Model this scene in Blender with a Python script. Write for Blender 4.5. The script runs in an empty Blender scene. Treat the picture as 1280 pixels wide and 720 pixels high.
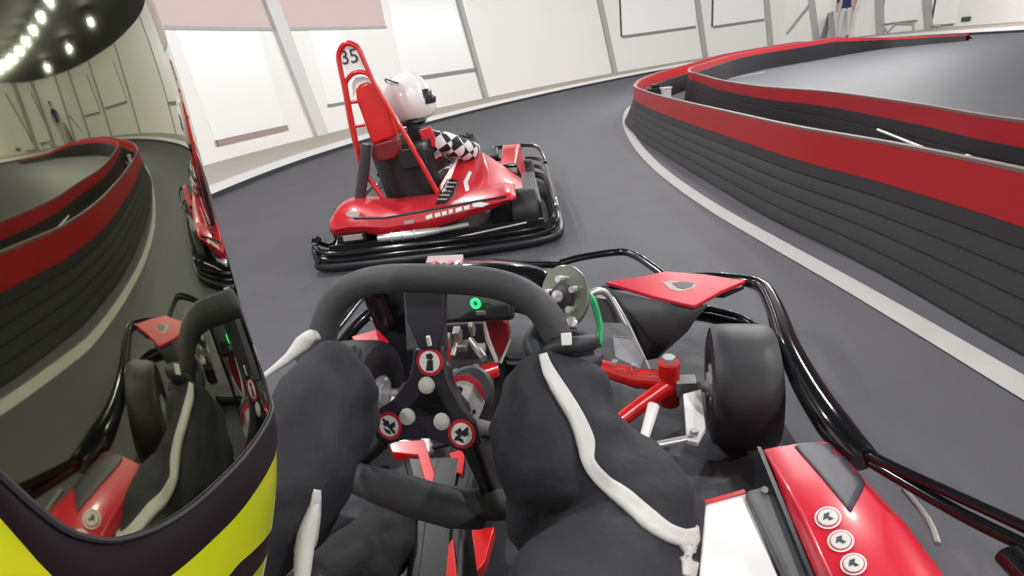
import bpy, bmesh, math, random
from math import sin, cos, pi, radians as R
from mathutils import Vector as V, Matrix
from mathutils.bvhtree import BVHTree
random.seed(4)
col = bpy.context.scene.collection
# ------------------------------------------------------------------ camera
FPX = 640.0; CAMZ = 0.95; SL = -0.145
_n = V((-SL, 1)).normalized()
_d = (360 - (61 + SL*(640-760)))*_n[1]
_nd = V((640, 360)) + _n*(FPX*FPX/_d)
UP = -V((_nd[0]-640, -(_nd[1]-360), -FPX)).normalized()
FW = V((0, 0, -1)); FW = (FW - UP*FW.dot(UP)).normalized()
RT = FW.cross(UP)
MW = Matrix((RT, FW, UP))                       # lens directions -> place directions (x right, y ahead, z up)
CAM = V((0, 0, CAMZ))
cd = bpy.data.cameras.new('camera'); cam = bpy.data.objects.new('camera', cd); col.objects.link(cam)
cd.sensor_width = 36; cd.lens = 18.0; cd.clip_start = 0.01; cd.clip_end = 200
cam.matrix_world = Matrix.Translation(CAM) @ MW.to_4x4()
bpy.context.scene.camera = cam
def ray(x, y): return MW @ V((x-640, -(y-360), -FPX))
def atz(x, y, z): d = ray(x, y); return CAM + d*((z-CAMZ)/d.z)
def atd(x, y, dist): return CAM + ray(x, y)*(dist/FPX)
# ------------------------------------------------------------------ world, exposure, lights
sc = bpy.context.scene
sc.view_settings.view_transform = 'Standard'; sc.view_settings.look = 'None'
sc.view_settings.gamma = 1; sc.view_settings.use_curve_mapping = False
sc.view_settings.exposure = 0.5
w = bpy.data.worlds.new('world'); sc.world = w; w.use_nodes = True
w.node_tree.nodes['Background'].inputs[0].default_value = (.8, .85, 1, 1)
w.node_tree.nodes['Background'].inputs[1].default_value = 0.3
LAMP_POWER = 105
CEIL = 3.15
LAMPS = [(3.0+ .98*k, 8.3+.65*k) for k in range(10)]
LAMPS2 = [(-1.7, -2), (-1.8, 1.0), (-1.5, 4), (-.6, 7), (1.2, 9.9), (3.6, 12.4), (6.6, 14.6), (9.8, 16.4)]
FILL_LAMPS = [(1.6, -2.4), (1.9, .6), (2.3, 3.6), (4.6, -1), (5.0, 2.2), (8.4, 2)]  # unseen lamps, added to light the infield and right side

# ------------------------------------------------------------------ materials
def lin(c):
    f = lambda v: ((v+.055)/1.055)**2.4 if v > .04045 else v/12.92
    return tuple(f(v/255) for v in c)
def mat(name, c, rough=.5, metal=0, coat=0, noise=0, nscale=20, bump=0, bscale=80, emit=None, es=0, trans=0, alpha=1):
    m = bpy.data.materials.new(name); m.use_nodes = True; nt = m.node_tree; b = nt.nodes['Principled BSDF']
    l = lin(c)
    b.inputs['Base Color'].default_value = (*l, 1); b.inputs['Roughness'].default_value = rough
    b.inputs['Metallic'].default_value = metal; b.inputs['Coat Weight'].default_value = coat
    b.inputs['Coat Roughness'].default_value = .08
    b.inputs['Transmission Weight'].default_value = trans; b.inputs['Alpha'].default_value = alpha
    tc = nt.nodes.new('ShaderNodeTexCoord')
    if noise:
        nz = nt.nodes.new('ShaderNodeTexNoise'); nz.inputs['Scale'].default_value = nscale; nz.inputs['Detail'].default_value = 4
        nt.links.new(tc.outputs['Object'], nz.inputs['Vector'])
        mx = nt.nodes.new('ShaderNodeMix'); mx.data_type = 'RGBA'
        mx.inputs[6].default_value = (*[v*(1-noise) for v in l], 1); mx.inputs[7].default_value = (*[min(1, v*(1+noise)) for v in l], 1)
        nt.links.new(nz.outputs['Fac'], mx.inputs[0]); nt.links.new(mx.outputs[2], b.inputs['Base Color'])
    if bump:
        n2 = nt.nodes.new('ShaderNodeTexNoise'); n2.inputs['Scale'].default_value = bscale; n2.inputs['Detail'].default_value = 3
        nt.links.new(tc.outputs['Object'], n2.inputs['Vector'])
        bp = nt.nodes.new('ShaderNodeBump'); bp.inputs['Strength'].default_value = bump; bp.inputs['Distance'].default_value = .01
        nt.links.new(n2.outputs['Fac'], bp.inputs['Height']); nt.links.new(bp.outputs[0], b.inputs['Normal'])
    if emit:
        b.inputs['Emission Color'].default_value = (*lin(emit), 1); b.inputs['Emission Strength'].default_value = es
    return m
M = dict(
    asphalt=mat('asphalt', (80, 80, 86), .62, noise=.18, nscale=3, bump=.15, bscale=150),
    line=mat('line_paint', (182, 180, 176), .6, noise=.12, nscale=9),
    wall=mat('wall_panel', (240, 238, 236), .38, noise=.02, nscale=1.2),
    pane=mat('window_panel', (248, 248, 247), .25),
    upper=mat('upper_wall', (212, 190, 186), .5, noise=.05, nscale=2),
    steel=mat('grey_steel', (172, 172, 170), .5, noise=.05),
    soft=mat('pale_grey_post', (214, 212, 212), .5),
    tray=mat('grey_tray', (92, 92, 95), .5),
    sill=mat('sill_grey', (138, 136, 134), .6),
    sillb=mat('sill_brown', (160, 140, 132), .6),
    frame=mat('dark_window_frame', (74, 80, 76), .6),
    ledge=mat('concrete_ledge', (196, 188, 176), .7, noise=.1, nscale=4),
    ledge_edge=mat('painted_edge', (226, 225, 222), .6),
    base_dark=mat('ledge_base_dark', (32, 32, 42), .6),
    ceil=mat('dark_ceiling', (26, 27, 31), .9),
    red_b=mat('red_barrier', (182, 30, 36), .42, noise=.1, nscale=6),
    red_b2=mat('red_barrier_faded', (184, 36, 46), .42, noise=.1, nscale=6),
    blk_b=mat('black_barrier', (20, 19, 25), .6, noise=.45, nscale=4),
    cap=mat('grey_cap', (120, 100, 98), .6),
    red=mat('red_plastic', (204, 30, 52), .3, coat=.6),
    red_p=mat('red_paint', (206, 22, 24), .3, coat=.5),
    redk=mat('red_plastic_worn', (205, 34, 48), .33, coat=.4, noise=.12, nscale=15),
    pad=mat('red_vinyl', (212, 20, 22), .35, coat=.2),
    black=mat('black_plastic', (26, 26, 30), .38),
    decal=mat('dark_decal', (46, 44, 56), .45),
    gloss=mat('gloss_black_tube', (18, 18, 22), .16, coat=.5),
    satin=mat('dark_grey_plastic', (56, 56, 60), .5, noise=.1, nscale=12),
    rubber=mat('tyre_rubber', (42, 41, 45), .5, noise=.15, nscale=10),
    foam=mat('wheel_grip', (62, 62, 66), .62, bump=.1, bscale=200),
    suit=mat('black_suit', (29, 30, 38), .75, noise=.2, nscale=14, bump=.5, bscale=26),
    trouser=mat('black_trousers', (18, 19, 22), .8, noise=.2, nscale=12, bump=.5, bscale=24),
    piping=mat('white_piping', (206, 203, 200), .65, noise=.06, nscale=40, bump=.25, bscale=60),
    glove=mat('black_glove', (34, 36, 42), .6),
    chrome=mat('chrome', (222, 222, 224), .25, metal=.65),
    alu=mat('brushed_aluminium', (182, 184, 180), .38, metal=.7),
    white=mat('white_plastic', (240, 238, 236), .35),
    green=mat('green_tube', (18, 150, 84), .3, coat=.4),
    smoke=mat('smoked_disc', (132, 138, 124), .3, metal=.6),
    yellow=mat('fluorescent_yellow', (196, 206, 16), .28, coat=.5),
    mirror=mat('mirror_visor', (166, 168, 142), .03, metal=1),
    gasket=mat('visor_gasket', (22, 18, 22), .45),
    ring=mat('sign_red', (206, 34, 54), .4),
    lamp=mat('lamp_glow', (255, 255, 255), .5, emit=(246, 250, 255), es=14),
    led=mat('green_led', (20, 200, 90), .4, emit=(20, 235, 105), es=1.6),
    helmet=mat('white_helmet', (236, 232, 232), .22, coat=.5),
    dkvisor=mat('dark_visor', (60, 60, 66), .15, metal=.4),
    maroon=mat('dark_red', (120, 18, 24), .4),
    navy=mat('navy_cloth', (44, 44, 92), .8),
    pale=mat('pale_cloth', (205, 202, 204), .8),
    skin=mat('skin', (202, 160, 138), .55),
    acrylic=mat('clear_acrylic', (220, 220, 225), .08, alpha=.22),
    sticker=mat('sticker_grey', (168, 150, 146), .5),
)
def checker():
    m = mat('checkered_cloth', (230, 228, 228), .7); nt = m.node_tree
    tc = nt.nodes.new('ShaderNodeTexCoord'); ck = nt.nodes.new('ShaderNodeTexChecker')
    mp = nt.nodes.new('ShaderNodeMapping'); mp.inputs['Rotation'].default_value = (0, .45, 0); mp.inputs['Location'].default_value = (.013, .02, .011)
    ck.inputs['Scale'].default_value = 15; ck.inputs[1].default_value = (.8, .8, .8, 1); ck.inputs[2].default_value = (.012, .012, .016, 1)
    nt.links.new(tc.outputs['Object'], mp.inputs[0]); nt.links.new(mp.outputs[0], ck.inputs[0])
    nt.links.new(ck.outputs[0], nt.nodes['Principled BSDF'].inputs['Base Color']); return m
M['checker'] = checker()

# ------------------------------------------------------------------ mesh helpers
class MB:
    def __init__(s): s.v = []; s.f = []; s.m = []
    def add(s, vs, fs, mi=0):
        o = len(s.v); s.v += [tuple(p) for p in vs]; s.f += [tuple(i+o for i in f) for f in fs]; s.m += [mi]*len(fs); return s
    def box(s, c, size, rot=None, mi=0):
        c = V(c); h = V(size)/2; Q = rot if rot is not None else Matrix.Identity(3)
        vs = [c + Q @ V((x*h.x, y*h.y, z*h.z)) for x in (-1, 1) for y in (-1, 1) for z in (-1, 1)]
        return s.add(vs, [(0, 1, 3, 2), (4, 6, 7, 5), (0, 4, 5, 1), (2, 3, 7, 6), (0, 2, 6, 4), (1, 5, 7, 3)], mi)
    def tube(s, pts, r, n=12, closed=False, smooth=0, cap=True, mi=0):
        pts = [V(p) for p in pts]; rs = r if isinstance(r, (list, tuple)) else [r]*len(pts)
        if smooth: pts, rs = spline(pts, rs, smooth, closed)
        N = len(pts); rings = []; prev = None
        for i, p in enumerate(pts):
            if closed: t = pts[(i+1) % N]-pts[i-1]
            else: t = pts[min(i+1, N-1)]-pts[max(i-1, 0)]
            t.normalize()
            if prev is None:
                a = V((0, 0, 1)) if abs(t.z) < .9 else V((1, 0, 0)); u = (a - t*a.dot(t)).normalized()
            else: u = (prev - t*prev.dot(t)).normalized()
            prev = u; b = t.cross(u)
            rings.append([p + (u*cos(2*pi*k/n) + b*sin(2*pi*k/n))*rs[i] for k in range(n)])
        vs = [q for g in rings for q in g]; fs = []
        for i in range(N if closed else N-1):
            j = (i+1) % N
            for k in range(n): fs.append((i*n+k, i*n+(k+1) % n, j*n+(k+1) % n, j*n+k))
        if not closed and cap: fs += [tuple(range(n))[::-1], tuple((N-1)*n+k for k in range(n))]
        return s.add(vs, fs, mi)
    def cyl(s, a, b, r, n=24, r2=None, mi=0): return s.tube([a, b], [r, r if r2 is None else r2], n, mi=mi)
    def prism(s, poly, off, mi=0):
        off = V(off); n = len(poly); vs = [V(p) for p in poly]+[V(p)+off for p in poly]
        return s.add(vs, [tuple(range(n)), tuple(range(2*n-1, n-1, -1))]+[(i, i+n, (i+1) % n+n, (i+1) % n) for i in range(n)], mi)
    def lathe(s, c, axis, prof, n=36, mi=0):
        c = V(c); ax = V(axis).normalized(); a = V((0, 0, 1)) if abs(ax.z) < .9 else V((1, 0, 0)); u = (a-ax*a.dot(ax)).normalized(); b = ax.cross(u)
        vs = [c + ax*h + (u*cos(2*pi*k/n)+b*sin(2*pi*k/n))*r for r, h in prof for k in range(n)]; fs = []
        for i in range(len(prof)-1):
            for k in range(n): fs.append((i*n+k, i*n+(k+1) % n, (i+1)*n+(k+1) % n, (i+1)*n+k))
        fs += [tuple(range(n))[::-1], tuple((len(prof)-1)*n+k for k in range(n))]
        return s.add(vs, fs, mi)
    def grid(s, rows, mi=0, wrap=False):
        m = len(rows[0]); vs = [p for r in rows for p in r]; fs = []
        for i in range(len(rows)-1):
            for k in range(m if wrap else m-1): k2 = (k+1) % m; fs.append((i*m+k, i*m+k2, (i+1)*m+k2, (i+1)*m+k))
        return s.add(vs, fs, mi)
    def build(s, name, mats, parent=None, smooth=True, bevel=0, solid=0, sub=0, loc=None, fix=True):
        me = bpy.data.meshes.new(name); me.from_pydata(s.v, [], s.f); 
        mats = mats if isinstance(mats, (list, tuple)) else [mats]
        for m in mats: me.materials.append(M[m] if isinstance(m, str) else m)
        for p, i in zip(me.polygons, s.m): p.material_index = i
        if fix:
            bm = bmesh.new(); bm.from_mesh(me); bmesh.ops.recalc_face_normals(bm, faces=bm.faces); bm.to_mesh(me); bm.free()
        o = bpy.data.objects.new(name, me); col.objects.link(o)
        if parent: o.parent = parent
        if loc is not None:
            me.transform(Matrix.Translation(-V(loc))); o.location = loc
        if solid: md = o.modifiers.new('s', 'SOLIDIFY'); md.thickness = solid; md.offset = 0
        if bevel: md = o.modifiers.new('b', 'BEVEL'); md.width = bevel; md.segments = 3; md.limit_method = 'ANGLE'
        if sub: md = o.modifiers.new('u', 'SUBSURF'); md.levels = sub; md.render_levels = sub
        if smooth:
            me.shade_smooth()
            try: me.set_sharp_from_angle(angle=R(38))
            except Exception: pass
        return o
def spline(pts, rs, k, closed=False):
    N = len(pts); out = []; ro = []
    for i in range(N if closed else N-1):
        g = (lambda j: pts[j % N]) if closed else (lambda j: pts[max(0, min(N-1, j))])
        a, b, c, d = g(i-1), g(i), g(i+1), g(i+2)
        for q in range(k):
            t = q/k; out.append(.5*((2*b)+(c-a)*t+(2*a-5*b+4*c-d)*t*t+(3*b-a-3*c+d)*t**3)); ro.append(rs[i]*(1-t)+rs[(i+1) % N]*t)
    if not closed: out.append(pts[-1]); ro.append(rs[-1])
    return out, ro
def sm2(pts, k=8):
    return spline([V((*p, 0)) if len(p) == 2 else V(p) for p in pts], [1]*len(pts), k)[0]
def tag(o, label=None, cat=None, group=None, kind=None):
    if label: o['label'] = label
    if cat: o['category'] = cat
    if group: o['group'] = group
    if kind: o['kind'] = kind
    return o
def empty(name, loc, rz=0):
    o = bpy.data.objects.new(name, None); col.objects.link(o); o.location = loc; o.rotation_euler = (0, 0, rz); o.empty_display_size = .1; return o
def struct(o): o['kind'] = 'structure'; return o
def skin_mesh(name, verts, edges, radii, m, parent=None, sub=2, root=0):
    me = bpy.data.meshes.new(name); me.from_pydata([tuple(v) for v in verts], edges, []); o = bpy.data.objects.new(name, me); col.objects.link(o)
    bm = bmesh.new(); bm.from_mesh(me); ly = bm.verts.layers.skin.verify(); bm.verts.ensure_lookup_table()
    for i, v in enumerate(bm.verts):
        r = radii[i]; v[ly].radius = (r, r) if not isinstance(r, tuple) else r; v[ly].use_root = (i == root)
    bm.to_mesh(me); bm.free()
    sk = o.modifiers.new('k', 'SKIN'); sk.use_smooth_shade = True; sk.branch_smoothing = .6
    o.modifiers.new('u', 'SUBSURF').levels = sub
    dg = bpy.context.evaluated_depsgraph_get(); me2 = bpy.data.meshes.new_from_object(o.evaluated_get(dg)); me2.name = name
    bpy.data.objects.remove(o); o2 = bpy.data.objects.new(name, me2); col.objects.link(o2); me2.materials.clear()
    for k in (m if isinstance(m, (list, tuple)) else [m]): me2.materials.append(M[k])
    me2.shade_smooth()
    if parent: o2.parent = parent
    return o2
def text_mesh(name, s, size, mtl, mw, parent=None, depth=.0008):
    cu = bpy.data.curves.new(name, 'FONT'); cu.body = s; cu.size = size; cu.extrude = depth; cu.align_x = 'CENTER'; cu.align_y = 'CENTER'
    o = bpy.data.objects.new(name, cu); col.objects.link(o); dg = bpy.context.evaluated_depsgraph_get(); dg.update()
    me = bpy.data.meshes.new_from_object(o.evaluated_get(dg)); bpy.data.objects.remove(o); me.materials.clear(); me.materials.append(M[mtl])
    me.transform(mw); o = bpy.data.objects.new(name, me); col.objects.link(o)
    if parent: o.parent = parent
    return o
def frame3(c, x, z):                                    # matrix with local x along x and local z along z
    z = V(z).normalized(); x = V(x); x = (x - z*x.dot(z)).normalized(); y = z.cross(x)
    m = Matrix((x, y, z)).transposed().to_4x4(); m.translation = V(c); return m

# ================================================================== SETTING
struct(MB().box((4, 8, -.05), (24, 34, .1)).build('floor', 'asphalt', smooth=False))
# the raised ledge along the outside wall and the wall behind it
led = [(-3.6, -5), (-3.55, 0), (-3.42, 3.2)] + [tuple(atz(x, y, 0).xy) for x, y in
      [(280, 241), (340, 216), (400, 193), (500, 164), (600, 137), (700, 114), (800, 93), (900, 75), (1000, 60.5), (1055, 54), (1120, 48.5)]]
led += [(13.9, 18.6), (13.5, 15.5), (12.9, 12.6), (12.3, 9), (12, 4), (12, -5)]
led = [V((p[0], p[1], 0)) for p in led]
for _ in range(2):                                      # soften the traced bends
    led = [led[0]] + [(led[i-1]+led[i]*2+led[i+1])/4 for i in range(1, len(led)-1)] + [led[-1]]
led = sm2([tuple(p) for p in led], 6)
def offset(path, d):                                    # positive d = to the left of travel
    out = []
    for i, p in enumerate(path):
        t = (path[min(i+1, len(path)-1)]-path[max(i-1, 0)]); t.z = 0; t.normalize(); out.append(p + V((-t.y, t.x, 0))*d)
    return out
def extr(path, prof, mb=None, mi=0, closed=False):      # prof: (sideways offset, height)
    mb = mb or MB(); rows = [[p + V((0, 0, h)) for p in offset(path, d)] for d, h in prof]
    if closed: rows.append(rows[0])
    return mb.grid(rows, mi)
LZ = .13; WOFF = 1.7
struct(extr(led, [(0, 0), (0, .055)]).build('trim_1', 'base_dark', smooth=False))  # thin dark strip along the lower front of the ledge
struct(extr(led, [(.004, .05), (.004, LZ), (.07, LZ+.004)]).build('trim_2', 'ledge_edge'))
struct(extr(led, [(.06, LZ), (WOFF+.05, LZ)]).build('trim_3', 'ledge', smooth=False))

wallp = offset(led, WOFF)
iw = max(range(len(wallp)), key=lambda i: wallp[i].x+wallp[i].y)
struct(extr(wallp[:iw+1], [(0, 0), (0, CEIL)]).build('wall_left', 'wall', solid=.1, smooth=False))
struct(extr(wallp[iw:], [(0, 0), (0, CEIL)]).build('wall_right', 'wall', solid=.1, smooth=False))
struct(MB().box((4.2, -5, CEIL/2), (18, .1, CEIL)).build('wall_back', 'wall', smooth=False))
struct(MB().box((4.5, 8, CEIL+.05), (22, 30, .1)).build('ceiling', 'ceil', smooth=False))
# points on the wall for a pixel of the picture: (path position, height)
def wall_hit(x, y):
    d = ray(x, y); best = None
    for i in range(len(wallp)-1):
        a, b = wallp[i], wallp[i+1]; e = b-a; den = d.x*e.y-d.y*e.x
        if abs(den) < 1e-9: continue
        t = (a.x*e.y-a.y*e.x)/den; s = (a.x*d.y-a.y*d.x)/den
        if t > 0 and -1e-6 <= s <= 1+1e-6:
            if best is None or t < best[0]: best = (t, i+s, CAMZ+d.z*t)
    return best[1], best[2]
def wp(s, z, off=0):
    i = max(0, min(len(wallp)-2, int(s))); f = s-i; a, b = wallp[i], wallp[i+1]; p = a.lerp(b, f); t = (b-a).normalized()
    return V((p.x, p.y, z)) - V((-t.y, t.x, 0))*off
def arc_len(s): # metres per unit of path position
    i = max(0, min(len(wallp)-2, int(s))); return (wallp[i+1]-wallp[i]).length
# steel posts against the wall
tn = 4
for k, (a, b, wd) in enumerate([((570, 0), (604, 120), .16), ((748, 0), (766, 84), .2), ((871, 0), (880, 62), .2), ((958, 0), (963, 52), .2),
                   ((1016, 0), (1021, 46), .22), ((1101, 0), (1102, 40), .26), ((1160, 0), (1163, 40), .26), ((340, 20), (398, 170), .3)]):
    s0, z0 = wall_hit(*a); s1, z1 = wall_hit(*b)
    k1 = (CEIL-LZ)/(z0-z1); st = s1+(s0-s1)*k1
    p0, p1 = wp(s1, LZ, .08), wp(st, CEIL, .08)
    t = (wp(s1+.2, 0)-wp(s1-.2, 0)).normalized(); nn = V((-t.y, t.x, 0))
    mb = MB().prism([p0-t*wd/2-nn*.06, p0+t*wd/2-nn*.06, p0+t*wd/2+nn*.07, p0-t*wd/2+nn*.07], p1-p0)
    struct(mb.build(f'trim_{tn}', 'steel' if k < 7 else 'soft', smooth=False)); tn += 1
# window panels with their frames: corners given as left bottom, right bottom, and the height of the top
def window(n, a, b, side=True, sill='sill', sh=.09, zt=2.7, lean=0):
    s0, z0 = wall_hit(*a); s1, z1 = wall_hit(*b); zb = (z0+z1)/2
    N = 5; mb = MB(); ss = [s0+(s1-s0)*q/N for q in range(N+1)]
    mb.grid([[wp(s, zb, .04) for s in ss], [wp(s, zt, .04) for s in ss]])
    root = struct(mb.build(f'window_{n}', 'pane', solid=.03, smooth=False))
    f = MB(); f.grid([[wp(s, zb-sh, h) for s in ss] for h in (.0, .1)]); f.grid([[wp(s, zb, h) for s in ss] for h in (.1, .0)]); f.grid([[wp(s, z, .1) for s in ss] for z in (zb-sh, zb)])
    f.build('window_sill', sill, root, smooth=False)
    if side:
        e = MB()
        for s in (s0,):
            u = .07/arc_len(s); e.add([wp(s-u, zb-.03, .0), wp(s-u, zb-.03, .07), wp(s, zb-.03, .07), wp(s, zb-.03, 0), wp(s-u, zt, .0), wp(s-u, zt, .07), wp(s, zt, .07), wp(s, zt, 0)],
                [(0, 1, 5, 4), (1, 2, 6, 5), (2, 3, 7, 6), (4, 5, 6, 7)])
        e.build('window_frame', 'frame', root, smooth=False)
window(1, (776, 43), (868, 34)); window(2, (890, 31), (954, 25)); window(3, (503, 104), (592, 80), side=False)
window(4, (268, 184), (352, 150), side=False, sill='sillb', zt=2.05); window(5, (1103, 27), (1148, 27), sh=.06); window(6, (1167, 30), (1195, 30), sh=.06)
window(7, (408, 134), (440, 122), side=False, sill='sill', sh=.05)
# warm upper strip of the wall with its thin rail
s0, z0 = wall_hit(290, 58); s1, z1 = wall_hit(455, 16)
zb = (z0+z1)/2; ss = [s0-14+(s1-s0+15)*q/50 for q in range(51)]; ss = [s for s in ss if s > 0]
struct(MB().grid([[wp(s, z, .062) for s in ss] for z in (zb, CEIL)]).build(f'trim_{tn}', 'upper', solid=.01, smooth=False)); tn += 1
struct(MB().grid([[wp(s, z, h) for s in ss] for h, z in ((.04, zb-.05), (.09, zb-.05), (.09, zb), (.04, zb))]).build(f'trim_{tn}', 'steel', smooth=False)); tn += 1
# diagonal brace
a = wp(*wall_hit(983, 42), .12); b = wp(*wall_hit(1012, 6), .12)
struct(MB().cyl(a, b, .05, 8).build(f'trim_{tn}', 'steel')); tn += 1
# thin rails under the far windows
for pts in ([(1102, 28), (1112, 40), (1122, 29), (1145, 29), (1145, 42)], [(1166, 31), (1180, 32), (1180, 42)]):
    q = [wp(*wall_hit(*p), .14) for p in pts]
    struct(MB().tube(q, .035, 6).build(f'trim_{tn}', 'steel')); tn += 1
# white track line
ln = [atz(x, y, 0) for x, y in [(1280, 487), (1170, 420), (1070, 360), (960, 300), (900, 266), (860, 240), (823, 212), (800, 190), (786, 166), (780, 150), (783, 140), (790, 132)]]
ln = [V((1.3, -3, 0)), V((1.29, -1, 0)), V((1.29, .4, 0))]+ln+[V((2.75, 9.7, 0)), V((3.9, 10.9, 0)), V((5.2, 11.9, 0)), V((6.4, 12.3, 0))]
for _ in range(1): ln = [ln[0]]+[(ln[i-1]+ln[i]*2+ln[i+1])/4 for i in range(1, len(ln)-1)]+[ln[-1]]
ln = sm2([tuple(p) for p in ln], 6)
tag(extr(ln, [(-.045, .004), (.045, .004)]).build('track_line', 'line'), 'white painted line following the foot of the near red and black barrier', 'painted line')

# ================================================================== BARRIERS
def barrier(name, path, label, redz, mred, flare, h=.45, side=1, taper=None):
    root = empty(name, (path[0].x, path[0].y, 0)); off = -V((path[0].x, path[0].y, 0))
    P = sm2([tuple(p+off) for p in path], 8); sg = side
    pr = [(0, h), (0, redz), (-sg*.045, redz), (-sg*.045, h)]
    extr(P, pr, closed=True).build('red_band', mred, root)
    n = 5; prof = []
    for k in range(n):                                   # ribbed black blocks, flaring towards the foot
        z1 = redz*(1-k/n); z0 = redz*(1-(k+1)/n); f1 = flare*(k/n)**1.2; f0 = flare*((k+1)/n)**1.2
        prof += [(sg*(f1+.003), z1), (sg*(f0+.003), z0+.008), (sg*(f0-.002), z0+.004)]
    prof += [(sg*flare, .0), (-sg*(.1+.02), 0), (-sg*.105, redz)]
    extr(P, prof, closed=True).build('black_block', 'blk_b', root)
    extr(P, [(sg*.004, h), (sg*.004, h+.012), (-sg*.02, h+.012), (-sg*.02, h)], closed=True).build('top_rim', 'cap', root)
    if taper:                                            # the far ends get lower
        for c in root.children:
            for v in c.data.vertices: v.co.z *= max(.16, min(1, 1-(v.co.x+path[0].x-taper[0])/(taper[1]-taper[0])))
    tag(root, label, 'track barrier', 'red and black track barriers'); return root
zz = lambda x, y, z: V((*atz(x, y, z).xy, 0))
b1 = [V((1.50, -3.2, 0)), V((1.5, -1, 0)), V((1.52, .4, 0)), V((1.545, 1.2, 0))]+[zz(x, y, .45) for x, y in [(1204, 200), (1099, 179), (993, 160), (909, 141), (845, 126), (812, 117)]]
b1 += [V((1.92, 6.9, 0)), V((2.1, 7.6, 0)), V((2.5, 8.6, 0)), V((3.25, 9.9, 0)), V((4.1, 11.0, 0)), V((5.0, 12.3, 0)), V((6.2, 13.7, 0)), V((8.3, 14.7, 0)), V((10.4, 15.3, 0)), V((11.6, 14.2, 0)), V((12.0, 13.3, 0))]
barrier('track_barrier', b1, 'low red and black barrier nearest the kart, curving round the hairpin beside the white line', .295, 'red_b', .13, taper=(8.5, 12.8))
b2 = [V((2.05, -3.2, 0)), V((2.07, -1, 0)), V((2.1, .8, 0))]+[zz(x, y, .45) for x, y in [(1280, 154), (1141, 131), (1035, 116), (951, 109), (900, 101), (872, 93)]]
b2 += [V((3.25, 8.6, 0)), V((3.75, 9.8, 0)), V((4.7, 11.1, 0)), V((5.6, 12.3, 0)), V((6.7, 13.2, 0)), V((8.2, 13.7, 0)), V((10.2, 14.3, 0)), V((11.1, 13.8, 0)), V((11.6, 12.9, 0))]
barrier('track_barrier', b2, 'inner red and black barrier behind the first, bordering the empty grey floor', .355, 'red_b2', .05, taper=(9, 12.8))
for i, (p, q, lb) in enumerate([((1097, 162), (1172, 192), 'thin white pipe lying between the two barriers, the further of the two'), ((1208, 199), (1290, 240), 'thin white pipe lying between the two barriers, nearest the right edge')]):
    z_ = .38 if i else .3; a = atz(p[0], p[1]-4*i, z_); b = atz(q[0], q[1]-7*i, z_)
    tag(MB().cyl(a, b, .008 if i else .007, 10).build('white_pipe', 'white', loc=(a+b)/2), lb, 'pipe', 'white pipes between the barriers')
    root = None
a = atz(834, 118, .36); t = MB(); t.prism([V((a.x-.05, a.y, 0)), V((a.x+.05, a.y, 0)), V((a.x+.05, a.y+.08, 0)), V((a.x-.05, a.y+.08, 0))], (0, 0, .42))
t.box((a.x, a.y+.04, .43), (.12, .1, .02))
tag(t.build('marker_post', 'pale', smooth=False, bevel=.004, loc=(a.x, a.y, 0)), 'small pale post standing in the gap at the tip of the hairpin', 'post')
a = atz(822, 114, .36); t = MB().box((a.x, a.y+.1, .2), (.16, .12, .4)); t.box((a.x, a.y+.1, .42), (.1, .08, .05))
tag(t.build('black_bin', 'black', smooth=False, bevel=.01, loc=(a.x, a.y+.1, 0)), 'small black box standing beside the pale post between the barriers', 'box')

# ================================================================== CEILING LAMPS
def lamp(x, y, label, group):
    r = empty('ceiling_lamp', (x, y, CEIL))
    MB().lathe((0, 0, 0), (0, 0, -1), [(.02, .0), (.05, .0), (.07, .08), (.17, .14), (.19, .2), (.175, .2)], 24).build('lamp_housing', 'satin', r)
    MB().lathe((0, 0, -.19), (0, 0, -1), [(.17, 0), (.172, .012), (.12, .025), (.02, .03)], 24).build('lamp_diffuser', 'lamp', r)
    ld = bpy.data.lights.new('lamp_light', 'POINT'); ld.shadow_soft_size = .05; ld.energy = LAMP_POWER; ld.color = (1, .99, .97)
    lo = bpy.data.objects.new('lamp_light', ld); col.objects.link(lo); lo.parent = r; lo.location = (0, 0, -.245)
    return tag(r, label, 'lamp', group)
ORD = ['first and largest', 'second', 'third', 'fourth', 'fifth', 'sixth', 'seventh', 'eighth', 'ninth', 'tenth and most distant']
for (x, y), od in zip(LAMPS, ORD): lamp(x, y, od+' round ceiling lamp in the row reflected in the visor', 'ceiling lamps reflected in the visor')
for x, y in LAMPS2: lamp(x, y, 'round white ceiling lamp in the row above the outer lane', 'ceiling lamps over the outer lane')
for x, y in FILL_LAMPS: lamp(x, y, 'unseen round lamp added to light the infield and the right side', 'added fill lamps over the infield')

# ================================================================== OWN KART
HV = ray(745, 64); HV.z = 0; HV.normalize()
KA = -math.atan2(HV.x, HV.y); RV = V((HV.y, -HV.x, 0)); KO = RV*-.2
kart = empty('go_kart', KO, KA)
tag(kart, 'red and black go-kart in the foreground seen over its steering wheel', 'go-kart')
KM = Matrix.Translation(KO) @ Matrix.Rotation(KA, 4, 'Z'); KI = KM.inverted()
def kz(x, y, z): return KI @ atz(x, y, z)                # picture point at a height, in kart coordinates
def kd(x, y, d): return KI @ atd(x, y, d)
def ka(x, y, a):
    o = KI @ CAM; d = KI.to_3x3() @ ray(x, y); return o + d*((a-o.y)/d.y)
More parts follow.
